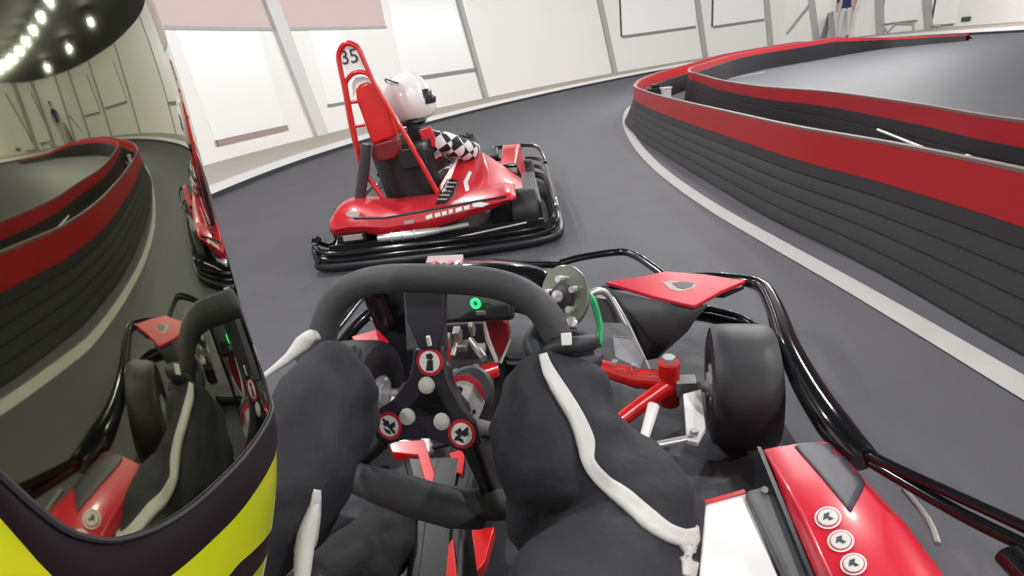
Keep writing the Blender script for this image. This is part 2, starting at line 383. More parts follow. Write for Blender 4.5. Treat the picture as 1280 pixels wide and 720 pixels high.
# chassis
t = MB()
for s in (-1, 1):
    t.tube([(s*.28, -.55, .07), (s*.30, 0, .07), (s*.30, .6, .07), (s*.17, .95, .07), (s*.15, 1.4, .07)], .016, smooth=4)
t.tube([(-.3, .55, .07), (.3, .55, .07)], .016); t.tube([(-.28, -.5, .07), (.28, -.5, .07)], .016); t.tube([(-.15, 1.38, .07), (.15, 1.38, .07)], .016)
t.build('chassis_frame', 'black', kart)
MB().prism([(-.3, -.3, .045), (.3, -.3, .045), (.3, .62, .045), (.17, .98, .045), (.16, 1.4, .045), (-.16, 1.4, .045), (-.17, .98, .045), (-.3, .62, .045)], (0, 0, .008)).build('floor_tray', 'satin', kart, smooth=False)
# front spindle arms, steering links
def front_corner(s, vis):
    t = MB()
    t.tube([(s*.15, 1.27, .12), (s*.26, 1.19, .13), (s*.33, 1.15, .15)], [.024, .028, .026], 12)
    t.tube([(s*.16, .99, .11), (s*.24, 1.07, .12), (s*.33, 1.14, .14)], [.018, .02, .022], 12)
    t.cyl((s*.335, 1.15, .08), (s*.335, 1.15, .205), .027, 16)
    t.build('spindle_bracket', 'red_p', kart)
    for p_, q_, r_ in (((s*.335, 1.15, .205), (s*.335, 1.15, .222), .017), ((s*.2, 1.235, .145), (s*.2, 1.235, .16), .01), ((s*.25, 1.2, .155), (s*.25, 1.2, .168), .01)): MB().cyl(p_, q_, r_, 6).build('bolt', 'chrome', kart)
    t = MB(); t.cyl((s*.335, 1.14, .14), (s*.44, 1.14, .135), .014, 12); t.box((s*.375, 1.14, .14), (.05, .04, .04))
    t.build('stub_axle', 'alu', kart)
    p = [kz(854, 492, .17), kz(877, 486, .17), kz(882, 535, .15), kz(872, 553, .15), kz(858, 550, .15)] if vis else None
    q = [V((s*abs(v.x), v.y, v.z)) for v in [kz(854, 492, .17), kz(877, 486, .17), kz(882, 535, .15), kz(872, 553, .15), kz(858, 550, .15)]]
    MB().prism(q, (0, 0, -.012)).build('steering_arm', 'white', kart, bevel=.002, smooth=False)
    c = kz(868, 543, .155); c = V((s*abs(c.x), c.y, c.z)); MB().cyl(c, c+V((0, 0, .012)), .009, 6).build('bolt', 'chrome', kart)
    a = kz(802, 560, .14); b = kz(868, 547, .145); a.x = s*abs(a.x); b.x = s*abs(b.x)
    t = MB(); t.cyl(a, b, .0085, 12); t.lathe(a, (0, 0, 1), [(.01, -.012), (.015, 0), (.01, .012)], 12); t.build('tie_rod', 'chrome', kart)
    MB().cyl(a, V((s*.06, .9, .2)), .007, 10).build('track_rod', 'black', kart)
    a = kz(817, 507, .19); b = kz(800, 566, .15); a.x = s*abs(a.x); b.x = s*abs(b.x)
    MB().tube([a, a.lerp(b, .7), b], [.014, .011, .006], 12).build('link_sleeve', 'white', kart)
front_corner(1, True); front_corner(-1, False)
def wheel(x, y, r, wd, steer, name='front_wheel', s=1):
    c = V((x, y, r)); ax = V((cos(steer), sin(steer), 0))*s
    g = empty(name, c); g.parent = kart; g.rotation_euler = (0, 0, math.atan2(ax.y, ax.x))
    h = wd/2
    MB().lathe((0, 0, 0), (1, 0, 0), [(r*.52, -h*.8), (r*.6, -h*.95), (r*.8, -h), (r*.93, -h*.93), (r*.985, -h*.75), (r, -h*.4), (r, h*.4), (r*.985, h*.75), (r*.93, h*.93), (r*.8, h), (r*.6, h*.95), (r*.52, h*.8)], 56).build('tyre', 'rubber', g)
    MB().lathe((0, 0, 0), (1, 0, 0), [(r*.5, -h*.85), (r*.54, -h*.85), (r*.54, -h*.7), (r*.42, -h*.45), (r*.3, -h*.4), (r*.3, h*.4), (r*.42, h*.45), (r*.54, h*.7), (r*.54, h*.85), (r*.5, h*.85)], 40).build('rim', 'black', g)
    t = MB(); t.cyl((-h*1.05, 0, 0), (h*1.0, 0, 0), r*.2, 20); t.cyl((-h*.95, 0, 0), (-h*.8, 0, 0), r*.34, 20)
    for k in range(5): a = k*2*pi/5; t.cyl((-h*1.0, cos(a)*r*.27, sin(a)*r*.27), (-h*.6, cos(a)*r*.27, sin(a)*r*.27), r*.05, 6)
    t.build('hub', 'chrome', g)
    return g
wheel(.502, 1.12, .152, .150, R(-6)); wheel(-.515, 1.12, .152, .150, R(180-4), s=1)
wheel(.5, -.42, .14, .2, 0, 'rear_wheel'); wheel(-.5, -.42, .14, .2, pi, 'rear_wheel')
MB().cyl((-.45, -.42, .14), (.45, -.42, .14), .02, 20).build('rear_axle', 'alu', kart)
# nose fairing with badge
rows = []
for i in range(9):
    v = i/8; a = .95+.0; row = []
    for j in range(25):
        u = -1+2*j/24; e = (1-abs(u)**3)**(1/3) if abs(u) < 1 else 0
        row.append(V((-.245+u*.285*(1-.18*v*v), 1.30+.42*e*sin(v*pi/2), .43-.34*(1-cos(v*pi/2))-.03*u*u)))
    rows.append(row)
MB().grid(rows).build('nose_fairing', 'gloss', kart, solid=.006)
bd = MB(); c0, c1, c2, c3 = [kz(x, y, .425) for x, y in [(533, 333), (578, 334), (580, 323), (536, 325)]]
bd.prism([c0, c1, c2, c3], (0, 0, .014)); bd.build('nose_badge', 'sticker', kart, bevel=.002)
bd = MB()
for px, w_, mi in ((539, 8, 0), (550, 4, 1), (557, 9, 0), (568, 7, 1), (575, 4, 0)):
    a, b = kz(px, 331, .441), kz(px+w_, 326, .441); bd.prism([(a.x, a.y, a.z), (b.x, a.y, a.z), (b.x, b.y, a.z), (a.x, b.y, a.z)], (0, 0, .002), mi)
bd.build('badge_print', ['ring', 'white'], kart)
# front side fairings: red top plate on a black body
q = [kz(757, 356, .26), kz(800, 350, .262), kz(832, 343, .266), kz(880, 347, .266), kz(932, 355, .26), kz(902, 368, .262), kz(868, 387, .262), kz(815, 374, .26)]
MB().prism(q, (0, 0, .012)).build('fender_panel', 'red', kart, bevel=.003)
t = MB(); e = [kz(752, 357, .255), kz(775, 366, .255), kz(815, 375, .258), kz(868, 388, .258), kz(884, 381, .258)]
f = [kz(783, 400, .2), kz(800, 440, .1), kz(808, 450, .08), kz(822, 447, .08), kz(858, 414, .14)]
t.grid([e, [p.lerp(r_, .5)+V((0, .01, 0)) for p, r_ in zip(e, f)], f]); t.build('fender_body', 'satin', kart, solid=.008)
t = MB(); q2 = [kz(752, 357, .255), kz(905, 368, .256), kz(930, 357, .256), kz(832, 345, .256)]; t.prism(q2, (0, .0, -.012)); t.build('fender_underside', 'black', kart, smooth=False)
em = MB(); cc = [kz(828, 353, .2735), kz(848, 350, .2735), kz(872, 353, .2735), kz(868, 360, .2735), kz(850, 365, .2735), kz(838, 362, .2735)]
em.prism(cc, (0, 0, .001)); cen = sum(cc, V())/6; em.prism([cen+(p-cen)*.62+V((.008, 0, .001)) for p in cc], (0, 0, .001), 1); em.build('fender_emblem', ['sticker', 'decal'], kart)
for px, py, z in ((780, 379, .215), (799, 416, .13), (806, 424, .12)):
    c = kz(px, py, z); MB().lathe(c, (-.3, -1, .6), [(.004, -.01), (.011, -.004), (.011, .008), (.006, .014)], 12).build('bolt', 'chrome', kart)
q = [kz(445, 424, .26), kz(473, 415, .26), kz(487, 430, .25), kz(457, 449, .25)]; q[0].x -= .012
MB().prism(q, (0, 0, .01)).build('fender_panel', 'red', kart, bevel=.002)
q = [kz(470, 398, .24), kz(505, 366, .24), kz(514, 372, .24), kz(516, 425, .2), kz(500, 440, .2), kz(487, 430, .24)]
MB().prism(q, (0, 0, -.12)).build('fender_body', 'black', kart, bevel=.006)
q = [kz(460, 395, .25), kz(478, 368, .25), kz(506, 367, .25), kz(470, 405, .25)]; MB().prism(q, (0, 0, -.008)).build('mounting_plate', 'alu', kart, smooth=False)
# clear guard plate and strut
q = [kz(767, 421, .2), kz(770, 447, .18), kz(800, 462, .17), kz(806, 450, .2), kz(792, 424, .22)]
MB().prism(q, (0, .003, .003)).build('clear_guard', 'acrylic', kart, smooth=False)
t = MB(); t.tube([p+V((0, 0, .002)) for p in q], .0022, 6, closed=True)
t.tube([kz(766, 372, .26), kz(780, 395, .24), kz(795, 425, .2), kz(812, 462, .16)], .004, 8, smooth=4); t.build('guard_edge', 'alu', kart)
# front protective tubes
T = lambda pts, z: [kz(x, y, z if len(p) == 2 else p[2]) for p in pts for x, y in [p[:2]]]
MB().tube([kz(700, 329, .25), kz(730, 321, .26), kz(775, 315, .27), kz(795, 320, .27), kz(815, 333, .26), kz(838, 350, .25)], .0135, 14, smooth=4).build('front_bumper_tube', 'gloss', kart)
MB().tube([kz(700, 331, .25), kz(560, 333, .25), kz(470, 360, .25), kz(430, 400, .25), kz(400, 440, .25)], .0135, 14, smooth=4).build('front_bumper_tube', 'gloss', kart)
MB().tube([kz(835, 349, .25), kz(880, 346, .25), kz(925, 350, .25), kz(952, 358, .25), kz(968, 385, .25), kz(985, 432, .25), kz(1010, 482, .24), kz(1045, 535, .235), kz(1080, 575, .23)], [.014, .015, .018, .021, .024, .027, .031, .033, .026], 16, smooth=5).build('side_bumper_tube', 'gloss', kart)
MB().tube([kz(855, 392, .13), kz(900, 400, .13), kz(960, 420, .13), kz(1000, 468, .13), kz(1040, 520, .13)], .017, 14, smooth=5).build('lower_bumper_tube', 'gloss', kart)
MB().tube([kz(840, 378, .14), kz(880, 386, .14), kz(930, 400, .14), kz(985, 440, .14)], .014, 12, smooth=4).build('lower_bumper_tube', 'gloss', kart)
MB().tube([kz(1085, 575, .22), kz(1110, 590, .22), kz(1200, 642, .22), kz(1300, 692, .22), kz(1500, 800, .22)], .011, 12, smooth=3).build('side_rail', 'gloss', kart)
MB().tube([kz(1075, 562, .24), kz(1120, 585, .24), kz(1200, 622, .24), kz(1300, 668, .24), kz(1500, 765, .24)], .009, 12, smooth=3).build('side_rail', 'gloss', kart)
MB().tube([kz(1130, 612, .12), kz(1160, 650, .12), kz(1172, 680, .12)], .006, 8, smooth=3).build('rail_strap', 'alu', kart)
for s in (-1,):
    MB().tube([(s*.50, 1.5, .25), (s*.60, 1.42, .25), (s*.61, 1.1, .24), (s*.62, .8, .22), (s*.72, .3, .22), (s*.72, -.5, .22), (s*.5, -.72, .2), (.5, -.72, .2), (.74, -.5, .22), (.77, .2, .22), (.735, .6, .22)], .02, 14, smooth=4).build('side_bumper_tube', 'gloss', kart)
# side pods
def pod(s):
    g = empty('side_pod', (0, 0, 0)); g.parent = kart
    X = lambda v: V((s*v.x, v.y, v.z))
    a_f, a_b = .80, -.28; rows = []; dec = MB()
    prof = [(.455, .06), (.455, .255), (.462, .272), (.478, .278), (.53, .285), (.572, .282), (.592, .262), (.612, .215), (.622, .13), (.615, .06)]
    for i in range(13):
        t_ = i/12; y = a_f+(a_b-a_f)*t_; nose = max(0, 1-t_*12/2.0); fl = .03*t_
        rows.append([X(V((p[0]+fl*(k/9)*1.2+(.03 if k > 5 else 0)*min(1, t_*3)*.5, y+(.035*(k-3)/6 if i == 0 and k > 2 else 0), .06+(p[1]-.06)*(1-.18*nose)))) for k, p in enumerate(prof)])
    mb = MB().grid(rows); mb.add(rows[0], [tuple(range(10))]); mb.add(rows[-1], [tuple(range(10))[::-1]])
    mb.build('pod_cover', 'red', g, bevel=.004)
    MB().prism([X(V((.447, a_f-.01, .05))), X(V((.454, a_f-.01, .05))), X(V((.454, a_f-.01, .25))), X(V((.447, a_f-.01, .25)))], (0, a_b-a_f, 0)).build('pod_inner_edge', 'black', g, smooth=False)
    if s > 0: dpts = [(983, 549), (1041, 533), (1083, 604), (1062, 641), (1030, 600)]
    else: dpts = [(983, 549), (1041, 533), (1083, 604), (1062, 641), (1030, 600)]
    return g, X
podr, _ = pod(1); podl, _ = pod(-1)
dg = bpy.context.evaluated_depsgraph_get()
def bvh_of(objs):
    dg = bpy.context.evaluated_depsgraph_get(); dg.update(); vs = []; fs = []
    for o in objs:
        me = o.evaluated_get(dg).to_mesh(); mw = o.matrix_world; n = len(vs)
        vs += [mw @ v.co for v in me.vertices]; fs += [tuple(i+n for i in p.vertices) for p in me.polygons]
    return BVHTree.FromPolygons(vs, fs)
def patch(bvh, poly, name, mtl, parent, inv, lift=.0015, cells=26, mi=None):
    """a thin decal: the outline is laid on the surface below it"""
    from mathutils.geometry import tessellate_polygon
    cx = sum(p[0] for p in poly)/len(poly); cy = sum(p[1] for p in poly)/len(poly)
    K = 5; vs = []; fs = []; n = 0; ring = []
    per = []
    for i in range(len(poly)):
        a, b = poly[i], poly[(i+1) % len(poly)]; m = max(1, int(math.hypot(b[0]-a[0], b[1]-a[1])/6))
        for q in range(m): per.append((a[0]+(b[0]-a[0])*q/m, a[1]+(b[1]-a[1])*q/m))
    def hit(x, y):
        d = ray(x, y).normalized(); h = bvh.ray_cast(CAM, d)
        if h[0] is None: return None
        return inv @ (h[0] + (h[1] if h[1].dot(d) < 0 else -h[1])*lift*.6 - d*lift*.6)
    last = hit(cx, cy)
    if last is None: return None
    vs.append(last)
    for k in range(1, K+1):
        for (x, y) in per:
            h = hit(cx+(x-cx)*k/K, cy+(y-cy)*k/K); last = h if h is not None else last; vs.append(last)
    m = len(per)
    for j in range(m): fs.append((0, 1+j, 1+(j+1) % m))
    for k in range(K-1):
        for j in range(m): fs.append((1+k*m+j, 1+(k+1)*m+j, 1+(k+1)*m+(j+1) % m, 1+k*m+(j+1) % m))
    return MB().add(vs, fs).build(name, mtl, parent, fix=False, solid=.0006)
def circ(cx, cy, rx, ry, n=18): return [(cx+rx*cos(2*pi*k/n), cy+ry*sin(2*pi*k/n)) for k in range(n)]
bpy.context.view_layer.update()
bv = bvh_of([c for c in podr.children if c.name.startswith('pod_cover')])
patch(bv, [(985, 549), (1041, 534), (1082, 606), (1063, 641), (1026, 596)], 'pod_decal', 'decal', podr, KI)
for (x, y) in ((1035, 648), (1051, 677), (1067, 706)):
    patch(bv, circ(x, y, 17, 14), 'pod_sticker', 'white', podr, KI, .002)
    patch(bv, circ(x, y, 14.5, 12), 'pod_sticker', 'red', podr, KI, .003)
    patch(bv, circ(x, y, 13, 10.5), 'pod_sticker', 'piping', podr, KI, .004)
    patch(bv, [(x-5, y-4), (x+2, y-6), (x+1, y-1), (x+7, y+2), (x+2, y+4), (x-1, y+1), (x-6, y+4)], 'pod_sticker_print', 'satin', podr, KI, .005)
# tray between seat and side pod
MB().prism([kz(930, 612, .235), kz(962, 603, .235), kz(1066, 760, .235), kz(1000, 760, .235)], (0, 0, -.17)).build('side_tray', 'tray', kart, bevel=.01)
MB().prism([kz(882, 628, .22), kz(932, 615, .22), kz(990, 760, .22), kz(870, 760, .22)], (0, 0, -.02)).build('white_side_panel', 'white', kart, bevel=.004)
MB().prism([kz(880, 627, .221), kz(930, 613, .221), kz(932, 617, .221), kz(882, 631, .221)], (0, 0, .003)).build('panel_edge', 'red', kart)
MB().cyl(kz(956, 612, .235), kz(956, 612, .243), .006, 6).build('bolt', 'chrome', kart)
# seat shell under the driver
rows = []
for i in range(13):
    v = i/12; row = []
    yy = .18-.50*min(1, v*1.9) - .16*max(0, v-.5)*2; z = .09+.02*(1-min(1, v*2))+.52*max(0, v-.45)
    for j in range(15):
        u = -1+2*j/14; row.append(V((u*.21, yy+.05*u*u*(v > .5), z+.13*abs(u)**3*min(1, .3+v))))
    rows.append(row)
MB().grid(rows).build('seat', 'satin', kart, solid=.012)
# red centre tank between the legs with a black strap
t = MB(); q = [V((-.22, .735, .28)), V((-.06, .735, .28)), V((-.06, .62, .28)), V((.0, .3, .28)), V((-.08, .3, .28)), V((-.16, .62, .28))]
t.prism(q, (0, 0, -.18)); t.build('centre_tank', 'black', kart, bevel=.012)
for pl in ([(485, 553), (530, 549), (547, 603), (531, 603), (522, 568), (490, 565)], [(561, 566), (581, 560), (578, 592), (570, 590)], [(552, 692), (566, 672), (572, 730), (556, 730)], [(589, 662), (618, 658), (606, 702), (596, 714)]):
    MB().prism([kz(x, y, .286) for x, y in pl], (0, 0, -.02)).build('tank_bracket', 'red_p', kart, bevel=.002)
MB().prism([V((-.14, .72, .281)), V((-.10, .72, .281)), V((-.085, .62, .281)), V((-.025, .3, .281)), V((-.065, .3, .281)), V((-.13, .62, .281))], (0, 0, .006)).build('tank_strap', 'black', kart, bevel=.002)
# steering column and display
MB().tube([(-.016, .50, .575), (-.016, .60, .46), (-.016, .95, .14)], .012, 12).build('steering_column', 'alu', kart)
t = MB(); rot = Matrix.Rotation(R(-25), 3, 'X')
c = ka(592, 382, .78); t.box(c+V((.0, .02, 0)), (.135, .03, .075), rot); t.build('display_housing', 'black', kart, bevel=.008)
c = ka(527, 395, .80); MB().box(c+V((0, .02, -.01)), (.075, .03, .13), rot).build('column_fairing', 'satin', kart, bevel=.006)
d = ka(595, 378, .755)
t = MB()
for k in range(1): t.tube([d+V((cos(a)*.0065, -.004, sin(a)*.0075)) for a in [2*pi*j/20 for j in range(20)]], .0026, 8, closed=True)
t.build('led_ring', 'led', kart)
c = ka(601, 391, .755); MB().box(c, (.016, .004, .006)).build('display_button', 'alu', kart)
# pedal hardware below the display
t = MB()
for px, py, sx, sz in ((572, 418, .014, .03), (578, 432, .02, .016), (590, 410, .008, .03), (600, 436, .022, .014), (563, 428, .006, .04)):
    t.box(ka(px, py, .88), (sx, .02, sz), Matrix.Rotation(R(20), 3, 'X'))
t.cyl(ka(566, 445, .86), ka(575, 412, .9), .006, 10); t.cyl(ka(605, 448, .84), ka(588, 425, .9), .008, 10)
t.build('pedal_hardware', 'alu', kart, bevel=.002)
t = MB(); t.box(ka(585, 425, .93), (.11, .02, .09)); t.build('pedal_bulkhead', 'satin', kart, bevel=.004)
q = [ka(x, y, .83) for x, y in ((604, 400), (613, 397), (624, 396), (634, 405), (637, 420), (632, 438), (626, 449), (618, 440), (610, 420))]
MB().prism(q, (0, .02, 0)).build('pedal_cover', 'maroon', kart, bevel=.003)
t = MB(); t.tube([ka(604, 400, .825), ka(610, 425, .825), ka(621, 452, .825)], [.003, .005, .004], 8); t.tube([ka(626, 453, .825), ka(638, 425, .825)], [.003, .0015], 8); t.build('pedal_trim', 'ledge', kart)
MB().tube([ka(558, 420, .84), ka(562, 450, .84)], .003, 8).build('brake_cable', 'red', kart)
# column boss with its label
c = kd(588, 484, .725); ax = (KI.to_3x3() @ (CAM-(KM @ c))).normalized(); ax = (ax+V((0, 0, .25))).normalized()
MB().lathe(c, ax, [(.034, -.07), (.034, -.012), (.031, -.003), (.028, 0)], 32).build('fuel_cap', 'satin', kart)
bpy.context.view_layer.update()
fc = [o for o in kart.children if o.name.startswith('fuel_cap')]
bv = bvh_of(fc)
def flat(poly, d, name, mtl, th=.0012, parent=kart):
    q = [kd(x, y, d) for x, y in poly]; off = (KI.to_3x3() @ ray(640, 360)).normalized()*th; return MB().prism(q, off).build(name, mtl, parent, smooth=False)
flat([(563, 476), (570, 470), (585, 468), (597, 475), (605, 488), (606, 500), (600, 494), (590, 478), (575, 475), (566, 481)], .664, 'cap_label_rim', 'ring')
flat([(564, 482), (571, 477), (582, 476), (592, 481), (599, 490), (606, 503), (603, 512), (597, 526), (589, 521), (577, 508), (570, 494)], .666, 'cap_label', 'white')
flat([(570, 487), (574, 482), (579, 486), (576, 494), (571, 492)], .663, 'cap_label_print', 'decal'); flat([(590, 513), (594, 512), (595, 517), (591, 518)], .663, 'cap_label_print', 'decal')
# brake disc, its carrier and the green tube
dc = kd(706, 370, 1.02); nrm = (KI.to_3x3() @ (CAM-KM @ dc)).normalized(); nrm = (nrm+V((-.8, 0, 0.0))).normalized()
g = empty('brake_disc', dc); g.parent = kart
mf = frame3((0, 0, 0), (1, 0, 0), nrm); Pm = lambda x, y, z: mf @ V((x, y, z))
MB().lathe((0, 0, 0), nrm, [(.02, -.004), (.06, -.004), (.062, -.002), (.062, .002), (.06, .004), (.02, .004)], 48).build('disc_plate', 'smoke', g)
t = MB(); t.lathe((0, 0, 0), nrm, [(.026, .002), (.026, .012), (.018, .02), (.006, .022)], 24); t.build('disc_hub', 'satin', g)
t = MB()
for k in range(5): a = R(20+72*k); c = Pm(cos(a)*.034, sin(a)*.034, .004); t.cyl(c, c+nrm*.014, .007, 8)
t.lathe(Pm(0, 0, .02), nrm, [(.013, 0), (.012, .006), (.004, .009)], 16); t.build('disc_bolt', 'chrome', g)
t = MB(); t.cyl(Pm(.0, -.045, .004), Pm(.01, -.10, .01), .014, 12); t.box(Pm(.01, -.075, .02), (.05, .03, .035)); t.build('caliper', 'black', g, bevel=.004)
MB().tube([kd(733, 366, 1.1), kd(741, 376, 1.08), kd(747, 395, 1.05), kd(750, 412, 1.03), kd(748, 432, 1.0)], .0075, 12, smooth=5).build('green_hose', 'green', kart)
MB().tube([kd(736, 369, 1.13), kd(746, 364, 1.14), kd(758, 367, 1.15), kd(770, 384, 1.15), kd(783, 408, 1.13)], [.006, .009, .008, .004, .003], 10, smooth=4).build('cable_guide', 'alu', kart)
q = [kd(x, y, 1.17) for x, y in ((746, 372), (758, 374), (768, 388), (777, 404), (752, 403))]; MB().prism(q, (0, .03, 0)).build('bulkhead_plate', 'black', kart, smooth=False)
q = kd(714, 402, .98); MB().lathe(q, (0, -.5, .8), [(.01, -.02), (.012, 0), (.006, .006)], 10).build('bolt', 'chrome', kart)
# ---- steering wheel (square-ish rim, three spokes, three warning stickers)
C = V((-.016, .482, .598)); tt = .373; qq = -.081; ph = -.09
U = V((0, sin(tt), cos(tt))); R0 = V((1, 0, 0))*cos(qq) + V((0, cos(tt), -sin(tt)))*sin(qq)
X1 = R0*cos(ph)+U*sin(ph); Y1 = -R0*sin(ph)+U*cos(ph); NW = X1.cross(Y1).normalized()
if NW.y > 0: NW = -NW
sw = empty('steering_wheel', C); sw.parent = kart
def W(x, y, n=0): return X1*x+Y1*y+NW*n
def se(a, w_, h_, m=3.0):
    c_, s_ = cos(a), sin(a); h_ = h_ if s_ > 0 else h_*.87
    return W(math.copysign(abs(c_)**(2/m), c_)*w_, math.copysign(abs(s_)**(2/m), s_)*h_)
MB().tube([se(2*pi*k/72, .155, .143, 3.4) for k in range(72)], .0175, 18, closed=True).build('wheel_rim', 'foam', sw)
hp = [(-.02, .052), (.024, .052), (.034, .03), (.05, -.03), (.055, -.052), (.03, -.062), (0, -.045), (-.03, -.062), (-.058, -.05), (-.05, -.028), (-.034, .02)]
def onW(px, py, n=0):                                    # picture point on the wheel's plane
    o = KI @ CAM - C; d = KI.to_3x3() @ ray(px, py); t_ = (n-o.dot(NW))/d.dot(NW); return o+d*t_
plate = [onW(x, y, 0) for x, y in ((517, 436), (553, 434), (555, 452), (561, 478), (577, 508), (594, 528), (601, 556), (578, 566), (556, 556), (535, 549), (508, 549), (486, 556), (463, 545), (462, 518), (490, 500), (512, 470))]
MB().prism(plate, NW*-.008).build('hub_plate', 'decal', sw, bevel=.003)
MB().prism([p*.6 for p in plate], NW*-.045).build('hub_boss', 'black', sw, bevel=.01)
MB().prism([onW(x, y, .004) for x, y in ((503, 352), (556, 352), (555, 400), (549, 437), (524, 438), (507, 400))], NW*-.012).build('wheel_spoke', 'decal', sw, bevel=.003)
for a, b, wd in (((480, 548), (430, 598), .012), ((588, 556), (622, 640), .012)):
    p, q = onW(*a, -.004), onW(*b, -.004); MB().tube([p, p.lerp(q, .5), q], [wd, wd*.75, wd*.8], 14).build('wheel_spoke', 'black' if wd < .02 else 'decal', sw)
MB().tube([onW(x, y, .012) for x, y in ((436, 590), (470, 606), (520, 622), (570, 638), (606, 655))], [.014, .0205, .023, .021, .006], 18, smooth=4).build('grip_pad', 'foam', sw)
def wsticker(px, py, r, art):
    c = onW(px, py, .0012); k = Matrix((X1, Y1, NW)).transposed()
    MB().lathe(c, NW, [(r*.3, 0), (r, 0), (r, .001), (r*.3, .001)], 28).build('sticker_ring', 'ring', sw)
    MB().lathe(c, NW, [(r*.2, 0), (r*.76, .0011), (r*.76, .0016), (r*.2, .0016)], 28).build('sticker_face', 'white', sw)
    t = MB()
    for poly in art: t.prism([c+W(x*r, y*r, .0017) for x, y in poly], NW*.0004)
    t.build('sticker_print', 'decal', sw, smooth=False)
fig = [[(-.25, .5), (.1, .62), (.3, .4), (.15, .15), (-.2, .2)], [(-.15, .1), (.25, .15), (.3, -.6), (-.25, -.65)]]
car = [[(-.5, .1), (-.1, .45), (.05, .2), (-.25, -.1)], [(.05, .1), (.45, .4), (.5, 0), (.15, -.2)], [(-.45, -.15), (.1, -.35), (.2, -.6), (-.2, -.5)]]
bar = [[(-.55, .4), (-.4, .55), (.55, -.4), (.4, -.55)]]
wsticker(537.5, 452, .0172, fig); wsticker(487, 532, .0172, car+bar); wsticker(577.5, 542, .0175, car+[[(x*-1, y) for x, y in p] for p in bar])
for x, y in ((534.5, 481), (510.5, 520), (553.5, 526)):
    MB().lathe(onW(x, y, 0), NW, [(.009, 0), (.0105, .002), (.0095, .006), (.004, .0075)], 20).build('cap_bolt', 'piping', sw)
MB().box(onW(536, 426, .016), (.004, .004, .012)).build('wheel_marker', 'white', sw)

# ================================================================== OWN DRIVER
drv = empty('person', KO + HV*-.1, KA)
tag(drv, 'person driving the foreground kart in a black suit with white sleeve stripes and yellow helmet', 'person')
DM = Matrix.Translation(KO + HV*-.1) @ Matrix.Rotation(KA, 4, 'Z'); DI = DM.inverted()
dk = lambda x, y, d: DI @ atd(x, y, d)
L = lambda b, a, z: V((b, a+.1, z))
def body(name, P, mats, parent):
    names = list(P); verts = [P[n][0] for n in names]; rad = [P[n][1] for n in names]; ed = []
    for n in names:
        if P[n][2]: ed.append((names.index(P[n][2]), names.index(n)))
    return skin_mesh(name, verts, ed, rad, mats, parent, 2, 0)
Pz = {
 'pel': (L(-.0, -.22, .20), (.15, .12), None), 'w': (L(-.0, -.27, .34), (.14, .11), 'pel'), 'ch': (L(0, -.27, .50), (.16, .12), 'w'), 'up': (L(0, -.25, .60), (.14, .1), 'ch'),
 'nk': (L(0, -.20, .70), .06, 'up'), 'hd': (L(-.0, -.12, .85), .07, 'nk'),
 'rs': (L(.17, -.19, .62), .075, 'up'), 'rm': (dk(715, 790, .40), .08, 'rs'), 're': (dk(792, 672, .51), .097, 'rm'), 'rf': (dk(708, 594, .53), .096, 're'), 'rg': (dk(690, 515, .54), .07, 'rf'), 'rw': (dk(702, 458, .585), .062, 'rg'),
 'ls': (L(-.18, -.19, .62), .075, 'up'), 'lm': (L(-.33, .0, .57), .066, 'ls'), 'le': (dk(374, 605, .50), .062, 'lm'), 'lf': (dk(400, 515, .56), .065, 'le'), 'lw': (dk(446, 455, .62), .058, 'lf'),
 'rh': (L(.10, -.16, .21), .1, 'pel'), 'rk0': (L(.15, .12, .30), .085, 'rh'), 'rk': (L(.17, .36, .36), .07, 'rk0'), 'rsh': (L(.15, .62, .24), .055, 'rk'), 'ra': (L(.12, .88, .13), .042, 'rsh'), 'rt': (L(.13, 1.02, .13), .04, 'ra'),
 'lh': (L(-.10, -.16, .21), .1, 'pel'), 'lk0': (L(-.17, .12, .30), .085, 'lh'), 'lk': (L(-.19, .36, .36), .07, 'lk0'), 'lsh': (L(-.18, .62, .24), .055, 'lk'), 'la': (L(-.15, .88, .13), .042, 'lsh'), 'lt': (L(-.16, 1.02, .13), .04, 'la'),
}
bd_ = body('body', Pz, ['suit', 'trouser'], drv)
for p in bd_.data.polygons:
    if p.center.y > .02 and p.center.z < .44: p.material_index = 1
def crumple(o, size, amt):
    tx = bpy.data.textures.new('folds', 'CLOUDS'); tx.noise_scale = size; tx.noise_depth = 1
    md = o.modifiers.new('extra', 'SUBSURF'); md.levels = 1; md.render_levels = 1
    md = o.modifiers.new('folds', 'DISPLACE'); md.texture = tx; md.strength = amt; md.mid_level = .5; md.texture_coords = 'LOCAL'
crumple(bd_, .055, .028)
bpy.context.view_layer.update()
bv = bvh_of([bd_])
def ribbon(bvh, pts, widths, name, mtl, parent, inv, lift=.003, thick=.005, k=6):
    """a strip of cloth tape that lies on the sleeve"""
    P, Wd = spline([V((x, y, 0)) for x, y in pts], widths, k); A = []; B = []; Cc = []; last = None
    def hit(x, y):
        d = ray(x, y).normalized(); h = bvh.ray_cast(CAM, d)
        if h[0] is None: return None
        return inv @ (h[0] - d*lift)
    out = []
    for i, p in enumerate(P):
        t = (P[min(i+1, len(P)-1)]-P[max(i-1, 0)]).normalized(); n = V((-t.y, t.x, 0)); row = []
        for u in (-1, -.5, 0, .5, 1):
            h = hit(p.x+n.x*u*Wd[i]/2, p.y+n.y*u*Wd[i]/2); row.append(h)
        if any(h is None for h in row):
            g = [h for h in row if h is not None]
            if not g: continue
            row = [h if h is not None else g[0] if j < 2 else g[-1] for j, h in enumerate(row)]
        out.append(row)
    if len(out) < 2: return None
    return MB().grid(out).build(name, mtl, parent, fix=False, solid=thick)
